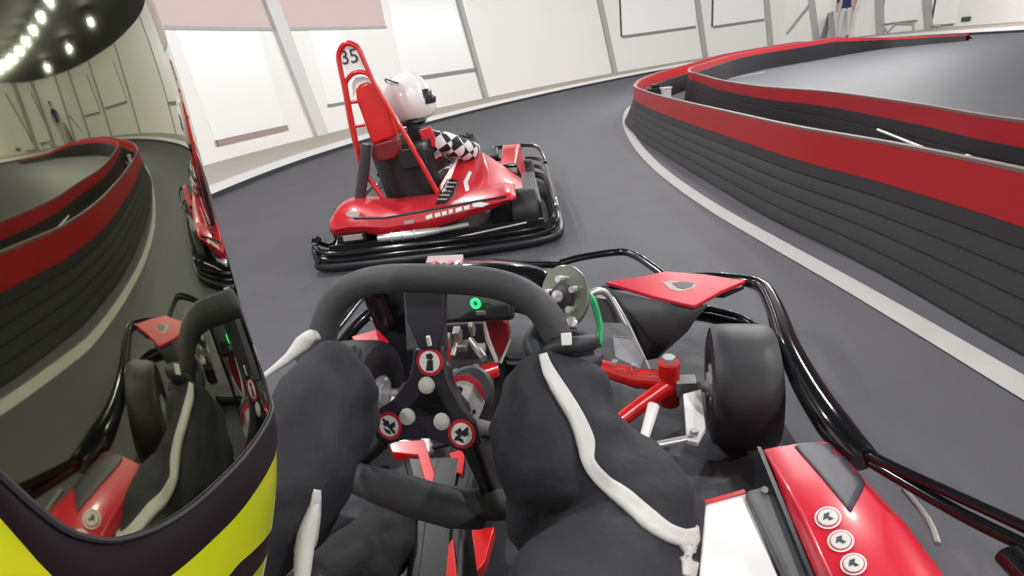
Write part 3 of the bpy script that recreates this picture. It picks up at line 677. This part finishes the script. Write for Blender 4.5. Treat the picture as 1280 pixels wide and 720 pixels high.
ribbon(bv, [(679, 444), (686, 465), (704, 495), (722, 525), (732, 552), (736, 578), (756, 603), (784, 625), (810, 648), (835, 666), (862, 672), (884, 664)], [9, 15, 17, 18, 21, 16, 19, 21, 22, 20, 22, 22], 'sleeve_stripe', 'piping', drv, DI)
ribbon(bv, [(852, 672), (868, 684), (872, 700), (868, 722)], [14, 34, 40, 30], 'elbow_patch', 'piping', drv, DI)
t = MB(); t.tube([dk(330, 470, .57), dk(345, 459, .58), dk(362, 446, .59), dk(378, 430, .60), dk(390, 420, .60), dk(398, 424, .61)], [.003, .004, .006, .010, .008, .003], 10, smooth=4); t.build('sleeve_stripe', 'piping', drv)
ribbon(bv, [(396, 612), (392, 640), (386, 668), (380, 690), (376, 722)], [6, 14, 20, 22, 18], 'sleeve_stripe', 'piping', drv, DI)
t = MB(); t.tube([dk(396, 613, .47), dk(391, 640, .46), dk(384, 665, .455), dk(380, 690, .45), dk(377, 724, .44)], [.003, .006, .0085, .0085, .007], 10, smooth=4); t.build('suit_stripe', 'piping', drv)
# gloved hands closed on the rim
def hand(side, cpx, cpy, tag_):
    p = DI @ (KM @ (C+onW(cpx, cpy, 0)))
    Xd = DI.to_3x3() @ KM.to_3x3() @ X1; Yd = DI.to_3x3() @ KM.to_3x3() @ Y1; Nd = DI.to_3x3() @ KM.to_3x3() @ NW
    wr = Pz['rw' if side > 0 else 'lw'][0]
    out = Xd*side
    vs = [wr, p*.5+wr*.5+Nd*.012, p+Nd*.028+out*.0-Yd*.01]; rr = [.034, .032, (.03, .018)]; ed = [(0, 1), (1, 2)]
    for k in range(4):
        u = Yd*(.034-.021*k); r = (.0098, .0102, .0098, .0085)[k]; b = len(vs)
        ln_ = (1, 1.08, 1.0, .85)[k]
        vs += [p+Nd*.026+u*.8-out*.01, p+u+Nd*.030+out*.020*ln_, p+u+Nd*.004+out*.036*ln_, p+u-Nd*.024+out*.020*ln_, p+u-Nd*.028-out*.004]
        rr += [r*1.05, r*1.05, r, r*.92, r*.8]; ed += [(2, b), (b, b+1), (b+1, b+2), (b+2, b+3), (b+3, b+4)]
    b = len(vs); vs += [p+Nd*.026-out*.022+Yd*.012, p+Nd*.008-out*.034+Yd*.03, p-Nd*.01-out*.03+Yd*.045]; rr += [.012, .0115, .009]; ed += [(2, b), (b, b+1), (b+1, b+2)]
    return skin_mesh('glove', vs, ed, rr, 'glove', drv, 2, 0)
hand(1, 702, 462, 'r'); hand(-1, 414, 476, 'l')
q = MB(); c = dk(708, 424, .53); nn_ = (DI.to_3x3() @ ray(708, 424)).normalized(); f_ = frame3(c, (1, 0, 0), -nn_).to_3x3(); q.box(c, (.011, .013, .003), f_); q.build('glove_tag', 'white', drv, bevel=.001)
# ---- helmet: shell, mirrored visor, gasket (laid out in the head's own axes, head just left of the lens)
TT = [0, .3, .38, .47, .57, .68, .78, .85, .9, .9375, .965, .99, 1.0]; AA = [-3, -3, -2, 0, 4.5, 9, 12.5, 16, 22, 30, 43, 65, 88]
YY = [-.3, -.14, -.09, -.03, 0, .045, .1, .15, .2]; SS = [-.5, -.2, 0, .02, .07, .17, .27, .38, .5]
YK = [-.2, -.08, -.05, -.016, .015, .045, .09, .14, .2]; KK = [.96, .99, .96, .88, .835, .805, .79, .76, .72]
def itp(x, a, b):
    if x <= a[0]: return b[0]
    for i in range(len(a)-1):
        if x <= a[i+1]: return b[i]+(b[i+1]-b[i])*(x-a[i])/(a[i+1]-a[i])
    return b[-1]
WF = .288; HX = .103
_of = [0]; _oy = [-.3+.001*i for i in range(541)]
for y in _oy[1:]: _of.append(_of[-1]+itp(y, YY, SS)*.001)
_o0 = itp(-.05, _oy, _of)
def offy(y): i = max(0, min(539, (y+.3)/.001)); k = int(i); return _of[k]+(_of[k+1]-_of[k])*(i-k)-_o0
def kofy(y): return sum(itp(y+d*.005, YK, KK) for d in range(-3, 4))/7
TS = [.02+.98*(k/159)**.8 for k in range(160)]; GS = [0]
for i in range(1, 160): GS.append(GS[-1]+math.tan(R(itp((TS[i]+TS[i-1])/2, TT, AA)))*(TS[i]-TS[i-1]))
XC = -(HX+.14)
def hpt(t, y, lift=0):
    """t 0..1: right flank from the ear to the front corner, 1..1.5: across the chin to the middle"""
    k = kofy(y); o = offy(y)
    if t <= 1:
        x = -(HX+o+itp(t, TS, GS)*WF); z = -t*WF*k
    else:
        xe = -(HX+o+GS[-1]*WF); f = (t-1)/.5; x = xe+(XC-xe)*f; z = -WF*k-.012*(1-(1-f)**2)
    return V((x, y, z))
W2T = lambda w_: w_/(WF*.96)
yg = lambda t: itp(t*WF*.96, [.09, .098, .103, .115, .129, .15, .195, .27, .3], [-.01, -.028, -.044, -.058, -.0645, -.067, -.0645, -.056, -.053]) if t < 1 else -.055
yr = lambda t: itp(t*WF*.96, [.07, .09, .1, .1085, .115, .125, .142, .187, .26, .3], [.0, -.02, -.043, -.068, -.077, -.080, -.0825, -.084, -.080, -.078]) if t < 1 else -.078
tcols = [.30+.7*(k/90)**1.0 for k in range(91)]
tcols = sorted(set([round(.30+.6*k/60, 5) for k in range(61)]+[round(.9+.1*(1-(1-k/40)**2), 5) for k in range(1, 41)]+[1+.5*k/12 for k in range(1, 13)]))
def both(fn, cols):
    r = [fn(t) for t in cols]; return r+[V((2*XC-p.x, p.y, p.z)) for p in reversed(r[:-1])]
_yg, _yr = yg, yr
yg = lambda t: sum(_yg(t+d*.012) for d in range(-3, 4))/7
yr = lambda t: sum(_yr(t+d*.012) for d in range(-3, 4))/7
h_root = empty('helmet', DI @ (CAM + MW @ V((XC, -.2, -.06)))); h_root.parent = drv
HI = (Matrix.Translation(h_root.location)).inverted() @ DI
tohw = lambda p: HI @ (CAM + MW @ p)
def hgrid(rows, name, mtl, **k):
    return MB().grid([[tohw(p) for p in r] for r in rows]).build(name, mtl, h_root, **k)
YT = .15
vr = []
for j in range(61):
    v = j/60; vr.append(both(lambda t: hpt(t, yg(t)+(YT-yg(t))*v), [t for t in tcols if t >= .352]))
hgrid(vr, 'visor', 'mirror', fix=False)
gr_ = []
for j in range(5):
    v = j/4; gr_.append(both(lambda t: hpt(t, yr(t)+(yg(t)-yr(t))*v)+V((.0012*sin(v*pi), 0, 0)), [t for t in tcols if t >= .3]))
hgrid(gr_, 'visor_gasket', 'gasket')
MB().tube([tohw(p+V((.0006, 0, 0))) for p in both(lambda t: hpt(t, yg(t)), [t for t in tcols if .352 <= t])], .0007, 6).build('visor_edge', 'satin', h_root)
# yellow shell under the gasket, with the black stripe and the chin below
tc2 = [t for t in tcols if t >= .3]
ys1 = lambda t: itp(t*WF*.96, [.1, .15, .187, .24, .27, .30], [-.12, -.100, -.103, -.116, -.123, -.125]) if t < 1 else -.128
def shellrow(fa, fb, n, name, mtl, lift=0):
    hgrid([both(lambda t: hpt(t, fa(t)+(fb(t)-fa(t))*j/n)+V((lift, 0, 0)), tc2) for j in range(n+1)], name, mtl)
shellrow(ys1, yr, 8, 'chin_guard', 'yellow')
shellrow(lambda t: ys1(t)-.011, ys1, 2, 'chin_stripe', 'gasket')
shellrow(lambda t: -.21, lambda t: ys1(t)-.011, 8, 'lower_shell', 'yellow')
# rear and top of the shell
back = []
def loop(y, sc_=1, dz=0):
    s0 = hpt(.3, y); pts = []
    for k in range(33):
        a = pi*k/32; xr = s0.x; hw = (xr-XC)
        pts.append(V((XC+hw*cos(a)*sc_, y, s0.z+.21*sin(a)*sc_)))
    return pts
for j in range(15): back.append(loop(-.21+.36*j/14))
hgrid(back, 'rear_shell', 'yellow')
top = []
for j in range(9):
    a = j/8*pi/2; y = .15+.07*sin(a); f = cos(a)
    fr = both(lambda t: hpt(t, .15), tcols); rr_ = loop(.15)[::-1]
    full = fr[::1]+rr_[1:-1]; cz = -.06
    top.append([V((XC+(p.x-XC)*f, y, cz+(p.z-cz)*f)) for p in full])
MB().grid([[tohw(p) for p in r] for r in top], wrap=True).build('crown_shell', 'yellow', h_root)
# lettering on the chin (a single white edged black letter)
c = hpt(.78, -.150)+V((.004, 0, 0)); nrm_ = V((1, -.2, -.35)).normalized()
mw_ = frame3(c, V((0.33, 0, -1)), nrm_)
o = text_mesh('chin_letter', 'A', .05, 'white', mw_); o.data.transform(Matrix.Translation((0, 0, 0)))
for v in o.data.vertices: v.co = tohw(v.co)
o.parent = h_root
mw_ = frame3(c+nrm_*.0008, V((.33, 0, -1)), nrm_); o = text_mesh('chin_letter', 'A', .04, 'black', mw_)
for v in o.data.vertices: v.co = tohw(v.co)
o.parent = h_root

# ================================================================== KART AHEAD
A2 = R(3); X2 = V((cos(A2), -sin(A2), 0)); Y2 = V((sin(A2), cos(A2), 0)); O2 = V((.27, 2.72, 0))-X2*.64
k2 = empty('go_kart', O2, -A2); tag(k2, 'red go-kart ahead with a tall red roll hoop carrying number 35', 'go-kart')
KM2 = Matrix.Translation(O2) @ Matrix.Rotation(-A2, 4, 'Z'); KI2 = KM2.inverted()
def g2(px, py, y):
    o = KI2 @ CAM; d = KI2.to_3x3() @ ray(px, py); return o+d*((y-o.y)/d.y)
# protective bumper round the whole kart
lo = [(-.66, .16), (-.70, .02), (-.62, -.02), (-.2, -.05), (.25, -.05), (.60, .0), (.68, .12), (.69, .7), (.70, 1.25), (.66, 1.62), (.45, 1.83), (0, 1.9), (-.45, 1.83), (-.66, 1.6), (-.70, 1.1), (-.69, .5)]
for z, r, nm in ((.05, .028, 'bumper_tube'), (.125, .016, 'bumper_tube'), (.19, .014, 'bumper_tube')):
    MB().tube([(x*(1 if z > .1 else 1.01), y, z if (y > .45 or abs(x) > .66) else {.05: .035, .125: .075, .19: .112}[z]) for x, y in lo], r, 12, closed=True, smooth=4).build(nm, 'gloss' if z > .1 else 'black', k2)
MB().prism([(-.63, .03, .02), (.6, .03, .02), (.6, .05, .02), (-.63, .05, .02)], (0, 0, .12)).build('rear_skirt', 'black', k2, smooth=False)
MB().tube([(-.4, -.03, .1), (0, -.05, .11), (.5, -.0, .14)], .006, 8).build('bumper_highlight_rail', 'chrome', k2)
MB().tube([(.27, 1.8, .2), (.28, 1.88, .28), (.45, 1.9, .285), (.64, 1.78, .28), (.69, 1.6, .24), (.7, 1.35, .2)], .016, 12, smooth=4).build('front_hoop', 'gloss', k2)
MB().tube([(-.27, 1.8, .2), (-.28, 1.88, .28), (-.45, 1.9, .285), (-.64, 1.78, .28), (-.69, 1.6, .24)], .016, 12, smooth=4).build('front_hoop', 'gloss', k2)
MB().tube([(-.68, .05, .19), (-.70, .0, .15), (-.69, -.02, .07)], .018, 10, smooth=3).build('corner_tube', 'gloss', k2)
# rear red cover: rounded lip, tapering to the right
cov = []
for i in range(33):
    u = i/32; x = -.6+1.06*u
    zt = itp(x, [-.6, -.56, -.46, -.27, 0, .41, .46], [.29, .335, .345, .30, .295, .31, .29]); zm = itp(x, [-.6, -.45, -.27, .41, .46], [.27, .28, .265, .295, .28]); zb = itp(x, [-.6, -.5, -.39, -.29, -.06, .235, .4, .46], [.19, .20, .185, .155, .16, .215, .25, .26])
    e = .07*min(1, (abs(u-.0)*9))*min(1, (1-u)*9)
    cov.append([V((x, .40, zt-.03)), V((x, .3, zt)), V((x, .16, zt-.005)), V((x, .10-e*.3, (zt+zm)/2)), V((x, .06-e*.3, zm)), V((x, .045-e*.3, (zm+zb)/2)), V((x, .07-e*.3, zb)), V((x, .12, zb-.005))])
MB().grid(cov).build('rear_cover', 'redk', k2, solid=.008)
sm_ = []
MB().tube([(x, .052-.02, itp(x, [-.45, -.27, .41], [.285, .262, .293])) for x in [-.45+.86*j/20 for j in range(21)]], .007, 8).build('cover_seam', 'black', k2)
bpy.context.view_layer.update()
rc = [o for o in k2.children if o.name.startswith('rear_cover')]; bv2 = bvh_of(rc)
for poly in ([(532, 270), (540, 267), (541, 272), (533, 275)], [(543, 267), (550, 265), (551, 270), (544, 272)], [(552, 265), (558, 263), (559, 268), (553, 270)], [(561, 262), (566, 261), (566, 266), (561, 268)], [(569, 261), (577, 258), (578, 263), (570, 266)], [(580, 258), (587, 256), (587, 261), (580, 263)], [(590, 253), (600, 252), (612, 255), (603, 259), (591, 259)]):
    patch(bv2, poly, 'cover_lettering', 'white', k2, KI2, .003)
patch(bv2, [(505, 276), (518, 274), (518, 279), (505, 281)], 'cover_label', 'sticker', k2, KI2, .003)
patch(bv2, circ(441, 268, 9, 4), 'cover_label', 'sticker', k2, KI2, .003)
# tail lamp box, exhaust
MB().box((-.48, .03, .175), (.16, .05, .05)).build('plate_box', 'black', k2, bevel=.006)
MB().box((-.47, .002, .182), (.11, .006, .032)).build('plate_label', 'sticker', k2, bevel=.002)
t = MB(); t.tube([(-.33, .0, .158), (-.24, -.005, .158), (-.1, -.005, .158), (.02, .0, .16)], [.02, .025, .025, .018], 16)
for x in (-.25, -.19, -.12): t.lathe((x, -.005, .158), (1, 0, 0), [(.028, -.004), (.031, 0), (.028, .004)], 16)
t.build('exhaust_can', 'chrome', k2)
MB().tube([(.02, .0, .16), (.1, .01, .162), (.18, .02, .165)], .016, 12).build('exhaust_pipe', 'alu', k2)
# engine cover with vents, side cover and front fairing
def loft(secs, name, mtl, **k): return MB().grid(secs).build(name, mtl, k2, **k)
x0, x1 = -.02, .36
loft([[V((-.05, .3, .2)), V((-.04, .3, .29)), V((.30, .3, .29)), V((.46, .3, .2))], [V((-.0, .55, .2)), V((.02, .55, .36)), V((.30, .55, .34)), V((.5, .55, .2))],
      [V((.08, .85, .2)), V((.10, .85, .44)), V((.26, .85, .42)), V((.5, .85, .2))], [V((.14, 1.05, .2)), V((.16, 1.05, .40)), V((.30, 1.05, .34)), V((.5, 1.05, .18))]], 'engine_cover', 'redk', bevel=.012)
bpy.context.view_layer.update()
bv2 = bvh_of([o for o in k2.children if o.name.startswith('engine_cover') or o.name.startswith('rear_cover')])
patch(bv2, [(559, 224), (573, 225), (568, 245), (558, 254), (544, 256), (552, 238)], 'vent_panel', 'black', k2, KI2, .004)
for j in range(5):
    x, y = 562-3.0*j, 228+5.2*j; patch(bv2, [(x-3, y), (x+9, y+.5), (x+8.5, y+2), (x-3.5, y+1.8)], 'vent_slot', 'steel', k2, KI2, .007)
patch(bv2, [(579, 228), (586, 214), (590, 216), (583, 232), (587, 238), (582, 240)], 'cover_flash', 'white', k2, KI2, .004)
loft([[V((.36, .95, .15)), V((.36, .95, .30)), V((.47, .95, .31)), V((.52, .95, .15))], [V((.36, 1.2, .15)), V((.38, 1.2, .36)), V((.50, 1.2, .37)), V((.56, 1.2, .15))],
      [V((.34, 1.5, .1)), V((.38, 1.5, .36)), V((.52, 1.5, .35)), V((.58, 1.5, .1))]], 'side_fairing', 'redk', bevel=.012)
loft([[V((-.46, .95, .15)), V((-.45, .95, .30)), V((-.36, .95, .31)), V((-.34, .95, .15))], [V((-.5, 1.2, .15)), V((-.48, 1.2, .32)), V((-.38, 1.2, .33)), V((-.36, 1.2, .15))],
      [V((-.52, 1.5, .1)), V((-.48, 1.5, .32)), V((-.38, 1.5, .31)), V((-.34, 1.5, .1))]], 'side_fairing', 'redk', bevel=.012)
t = []
for i in range(7):
    v = i/6; t.append([V((u*(.40-.1*v), 1.45+.35*v*(1-.4*u*u), .12+.24*(1-abs(u)**2.5)*(1-.55*v))) for u in [-1+j/6 for j in range(13)]])
loft(t, 'nose_cone', 'redk', solid=.01)
MB().box((.47, 1.70, .26), (.09, .06, .07)).build('brake_reservoir', 'black', k2, bevel=.01)
MB().box((.2, 1.45, .3), (.28, .2, .05), Matrix.Rotation(.2, 3, 'X')).build('dash_cover', 'black', k2, bevel=.015)
bpy.context.view_layer.update()
bv2 = bvh_of([o for o in k2.children if o.name.startswith('side_fairing')])
patch(bv2, [(640, 213), (645, 212), (640, 232), (635, 240), (634, 228)], 'fairing_flash', 'white', k2, KI2, .004)
def wheel2(x, y, r, wd, nm, face=None):
    g = empty(nm, (x, y, r)); g.parent = k2; h = wd/2
    MB().lathe((0, 0, 0), (1, 0, 0), [(r*.55, -h*.9), (r*.8, -h), (r*.95, -h*.85), (r, -h*.5), (r, h*.5), (r*.95, h*.85), (r*.8, h), (r*.55, h*.9)], 36).build('tyre', 'rubber', g)
    MB().lathe((0, 0, 0), (1, 0, 0), [(r*.15, -h*.6), (r*.56, -h*.85), (r*.56, h*.85), (r*.15, h*.6)], 28).build('rim', 'alu', g)
wheel2(.54, 1.28, .13, .13, 'front_wheel'); wheel2(-.54, 1.28, .13, .13, 'front_wheel'); wheel2(.5, .27, .135, .17, 'rear_wheel'); wheel2(-.5, .27, .135, .17, 'rear_wheel')
MB().prism([(-.33, .1, .04), (.33, .1, .04), (.33, 1.6, .04), (-.33, 1.6, .04)], (0, 0, .02)).build('chassis_floor', 'black', k2, smooth=False)
MB().prism([(.3, .2, .05), (.6, .2, .05), (.6, 1.1, .05), (.3, 1.1, .05)], (0, 0, .15)).build('side_box', 'black', k2, bevel=.01)
MB().prism([(-.6, .2, .05), (-.3, .2, .05), (-.3, 1.1, .05), (-.6, 1.1, .05)], (0, 0, .17)).build('side_box', 'black', k2, bevel=.01)
# roll hoop: outer loop with the number, inner loop, rungs
hy = lambda z: .42-.16*(z-.2)
hz = lambda px, py: g2(px, py, .3)
def hoopT(pts, r, nm, smooth=4):
    MB().tube([hz(*p) for p in pts], r, 12, smooth=smooth).build(nm, 'red_p', k2)
hoopT([(455, 245), (449, 200), (439, 158), (431, 112), (424, 78), (424, 66), (429, 57), (436, 54), (444, 57), (450, 64), (459, 85), (472, 112), (490, 142), (507, 170), (527, 205), (546, 240)], .0145, 'roll_hoop')
hoopT([(449, 195), (440, 150), (433, 112), (433, 102), (440, 93), (450, 90), (460, 93), (468, 103), (474, 115), (490, 142), (512, 180)], .012, 'inner_hoop')
hoopT([(456, 214), (470, 236), (486, 256)], .014, 'seat_stay', 2); hoopT([(439, 128), (447, 127)], .009, 'hoop_rung', 1); hoopT([(443, 158), (456, 156)], .009, 'hoop_rung', 1)
hoopT([(485, 132), (494, 150), (497, 168)], .008, 'hoop_rung', 2)
q = [hz(x, y)+V((0, .006, 0)) for x, y in ((427, 76), (427, 66), (431, 60), (437, 57), (443, 60), (448, 67), (453, 80), (456, 90), (448, 90), (434, 94), (431, 88))]
MB().prism(q, (0, .006, 0)).build('number_plate', 'white', k2, smooth=False)
c = hz(436.5, 71.5)+V((0, 0, 0)); xd = (hz(446, 70)-hz(428, 73)).normalized()
text_mesh('plate_number', '35', .1, 'decal', frame3(c, xd, V((0, -1, 0))), k2)
q = [g2(x, y, .33) for x, y in ((440, 104), (444, 97), (453, 95), (462, 98), (469, 105), (470, 108), (460, 103), (450, 106), (444, 114), (441, 122))]
MB().prism(q, (0, .012, 0)).build('head_rest_shell', 'ledge_edge', k2, bevel=.003)
q = [g2(x, y, .33) for x, y in ((445, 125), (444, 113), (449, 106), (460, 102), (470, 106), (477, 117), (484, 133), (492, 156), (495, 171), (482, 175), (466, 182), (461, 170), (453, 147))]
MB().prism(q, (0, .07, 0)).build('back_pad', 'pad', k2, bevel=.014)
q = [g2(x, y, .31) for x, y in ((465, 181), (496, 172), (502, 188), (494, 198), (474, 203), (464, 196))]
MB().prism(q, (0, .09, 0)).build('back_pad', 'maroon', k2, bevel=.012)
t = []
for i in range(7):
    v = i/6; z = .60-.42*v; t.append([V((-.205+u*.19*(1-.12*v)+.03*v, .36+.16*(1-v)*.0+.12*abs(u)**2+.10*v*0, z)) for u in [-1+j/5 for j in range(11)]])
loft(t, 'seat_shell', 'black', solid=.012)
MB().prism([V((-.36, .42, .13)), V((-.0, .42, .13)), V((-.0, .9, .16)), V((-.36, .9, .16))], (0, 0, .02)).build('seat_base', 'black', k2, bevel=.006)
MB().tube([g2(458, 180, .28), g2(455, 210, .28), g2(449, 252, .28)], [.028, .034, .03], 12).build('belt_guide', 'satin', k2)
MB().box((-.12, .33, .52), (.16, .03, .12)).build('belt_reel', 'black', k2, bevel=.01)
MB().tube([(x, y, z) for x, y, z in [(.08+.13*cos(a), 1.12+.05*sin(a), .42+.09*sin(a)) for a in [2*pi*j/24 for j in range(24)]]], .013, 10, closed=True).build('steering_wheel', 'foam', k2)
MB().tube([(.08, 1.13, .42), (.04, 1.35, .2)], .015, 10).build('steering_column', 'alu', k2)
# ---- its driver
d2 = empty('person', KM2 @ V((-.17, .6, 0)), -A2); tag(d2, 'person in the kart ahead, white helmet and black and white checkered racing suit', 'person')
DM2 = Matrix.Translation(KM2 @ V((-.17, .6, 0))) @ Matrix.Rotation(-A2, 4, 'Z'); DI2 = DM2.inverted()
def p2(px, py, y): return DI2 @ (KM2 @ g2(px, py, y))
def l2(x, y, z): return V((x+.17, y-.6, z))
P2 = {'pel': (l2(-.16, .58, .25), (.13, .11), None), 'w': (l2(-.17, .53, .36), (.12, .1), 'pel'), 'ch': (l2(-.15, .52, .48), (.14, .1), 'w'), 'up': (l2(-.12, .54, .58), (.12, .09), 'ch'), 'nk': (l2(-.13, .62, .67), .06, 'up'), 'hd': (l2(-.13, .66, .78), .08, 'nk'),
 'rs': (l2(.03, .60, .565), .08, 'up'), 're': (l2(.17, .76, .45), .08, 'rs'), 'rf': (l2(.2, .95, .44), .046, 're'), 'rw': (l2(.18, 1.08, .48), .034, 'rf'),
 'ls': (l2(-.29, .57, .56), .07, 'up'), 'le': (l2(-.36, .80, .42), .058, 'ls'), 'lf': (l2(-.2, .98, .45), .045, 'le'), 'lw': (l2(-.04, 1.08, .49), .034, 'lf'),
 'rh': (l2(-.07, .65, .22), .09, 'pel'), 'rk': (l2(.06, 1.08, .32), .065, 'rh'), 'ra': (l2(.06, 1.5, .15), .045, 'rk'), 'lh': (l2(-.25, .65, .22), .09, 'pel'), 'lk': (l2(-.25, 1.08, .32), .065, 'lh'), 'la': (l2(-.2, 1.5, .15), .045, 'lk')}
bo = body('body', P2, ['trouser', 'checker'], d2)
for p in bo.data.polygons:
    c = p.center
    if c.x > .13 and c.z > .34 and c.y < .33: p.material_index = 1
# collar panel
q = [p2(x, y, .47) for x, y in ((523, 163), (538, 158), (544, 172), (544, 184), (535, 183), (527, 175))]
MB().prism(q, (0, .03, 0)).build('collar_panel', 'red', d2, bevel=.006)
for gx, gy, gz, s in ((.18, 1.1, .49, 1), (-.03, 1.1, .5, -1)):
    c = l2(gx, gy, gz); vs = [c+V((0, -.04, 0)), c]; rr = [.028, .028]; ed = [(0, 1)]
    for k in range(4):
        u = V((s*.012, 0, .026-.018*k)); b = len(vs); vs += [c+u+V((0, .015, 0)), c+u+V((-s*.02, .035, 0)), c+u+V((-s*.035, .015, 0))]; rr += [.009, .009, .008]; ed += [(1, b), (b, b+1), (b+1, b+2)]
    b = len(vs); vs += [c+V((-s*.02, 0, .03)), c+V((-s*.035, .0, .045))]; rr += [.01, .008]; ed += [(1, b), (b, b+1)]
    skin_mesh('glove', vs, ed, rr, 'glove', d2, 2, 0)
# helmet, turned to the right
hc = p2(510, 124, .68); hr = empty('helmet', hc); hr.parent = d2; hr.rotation_euler = (R(0), R(0), R(-62)); hr.scale = (1.04, 1.04, 1.14)
def sph(rx, ry, rz, f=None, nu=40, nv=28, cz=0):
    rows = []
    for i in range(nv+1):
        th = pi*i/nv; rows.append([V((rx*sin(th)*cos(2*pi*k/nu), ry*sin(th)*sin(2*pi*k/nu), rz*cos(th)+cz)) for k in range(nu)])
    if f: rows = [[f(p) for p in r] for r in rows]
    return rows
def hshape(p):                                            # chin pulled forward (+y), opening below
    q = p.copy()
    if q.z < 0 and q.y > 0: q.y += .05*min(1, -q.z/.08)*(q.y/.14); q.z *= .98
    if q.z < -.1: q.z = -.1-(abs(q.z)-.1)*.6
    return q
MB().grid(sph(.125, .145, .14, hshape), wrap=True).build('helmet_shell', 'helmet', hr)
rows = []
for i in range(9):
    ze = -.035+.075*i/8; rows.append([V((.128*sin(a)*math.sqrt(max(0, 1-(ze/.145)**2))*1.0, (.15+(.02 if ze < 0 else .0))*cos(a)*math.sqrt(max(0, 1-(ze/.15)**2)), ze)) for a in [-1.15+2.3*j/24 for j in range(25)]])
MB().grid(rows).build('helmet_visor', 'dkvisor', hr, solid=.004)
MB().tube([V((.10*sin(a), -.10*cos(a)-.01, .095+.02*cos(2*a))) for a in [-1+.2*j for j in range(11)]], .004, 8).build('helmet_cord', 'decal', hr)
MB().lathe((0, 0, -.1), (0, 0, -1), [(.085, 0), (.09, .02), (.07, .035)], 28).build('neck_roll', 'black', hr)

# ================================================================== FAR PERSON AND STAND
pf = wp(wall_hit(1056, 40)[0], LZ, .75); s_ = 1.1
far = empty('person', V((pf.x, pf.y, LZ)), R(-20)); tag(far, 'person standing far off on the ledge in a navy top and pale trousers', 'person')
Q = {'pel': (V((0, 0, .95)), (.15, .11), None), 'w': (V((0, 0, 1.1)), (.14, .1), 'pel'), 'ch': (V((0, 0, 1.32)), (.17, .12), 'w'), 'up': (V((0, 0, 1.46)), (.12, .09), 'ch'), 'nk': (V((0, 0, 1.54)), .055, 'up'), 'hd': (V((0, .01, 1.66)), .095, 'nk'), 'hd2': (V((0, .01, 1.76)), .07, 'hd'),
 'rs': (V((.19, 0, 1.43)), .06, 'up'), 're': (V((.26, -.02, 1.17)), .045, 'rs'), 'rw': (V((.25, .06, .93)), .03, 're'), 'rhd': (V((.25, .08, .83)), .035, 'rw'),
 'ls': (V((-.19, 0, 1.43)), .06, 'up'), 'le': (V((-.26, -.02, 1.17)), .045, 'ls'), 'lw': (V((-.25, .06, .93)), .03, 'le'), 'lhd': (V((-.25, .08, .83)), .035, 'lw'),
 'rh': (V((.1, 0, .88)), .1, 'pel'), 'rk': (V((.12, .01, .5)), .07, 'rh'), 'ra': (V((.13, -.02, .09)), .045, 'rk'), 'rt': (V((.15, .14, .045)), .04, 'ra'),
 'lh': (V((-.1, 0, .88)), .1, 'pel'), 'lk': (V((-.12, .01, .5)), .07, 'lh'), 'la': (V((-.13, -.02, .09)), .045, 'lk'), 'lt': (V((-.15, .14, .045)), .04, 'la')}
Q = {k: (v[0]*s_, tuple(x*s_ for x in v[1]) if isinstance(v[1], tuple) else v[1]*s_, v[2]) for k, v in Q.items()}
fb = body('body', Q, ['pale', 'navy', 'skin', 'frame'], far)
for p in fb.data.polygons:
    z = p.center.z/s_; x = p.center.x/s_
    p.material_index = 2 if (z > 1.52 or (abs(x) > .19 and z < 1.12 and z > .7)) else 1 if z > .93 else 3 if z < .09 or (x > .1 and z < .85 and abs(p.normal.x) > .6 and p.normal.x > 0) else 0
MB().lathe((0, -.0, 1.78*s_), (0, 0, 1), [(.10*s_, -.05), (.105*s_, 0), (.08*s_, .055), (.02, .08)], 20).build('hair', 'satin', far)
c = wp(wall_hit(1036, 40)[0], LZ, .8)
st = empty('folding_sign_stand', c, R(30)); tag(st, 'small dark folding stand on the ledge beside the standing person', 'stand')
MB().prism([(-.22, -.2, 0), (.22, -.2, 0), (.15, -.02, .95), (-.15, -.02, .95)], (0, .02, 0)).build('stand_panel', 'steel', st, smooth=False)
MB().prism([(.14, -.18, 0), (.30, -.05, 0), (.2, 0, .98), (.1, -.02, .98)], (0, .03, 0)).build('stand_side', 'black', st, smooth=False)
MB().prism([(-.22, .2, 0), (.22, .2, 0), (.15, .02, .95), (-.15, .02, .95)], (0, -.02, 0)).build('stand_panel', 'steel', st, smooth=False)
# small dark sign on the far wall
sa, za = wall_hit(1206, 21); sb, zb_ = wall_hit(1215, 26)
t = MB(); a = wp(sa, za, .1); b = wp(sb, za, .1); t.prism([a, b, V((b.x, b.y, zb_)), V((a.x, a.y, zb_))], (0, -.04, 0))
tag(t.build('wall_sign', 'frame', smooth=False, loc=(a+b)/2), 'small dark rectangular sign on the far pale wall', 'sign')
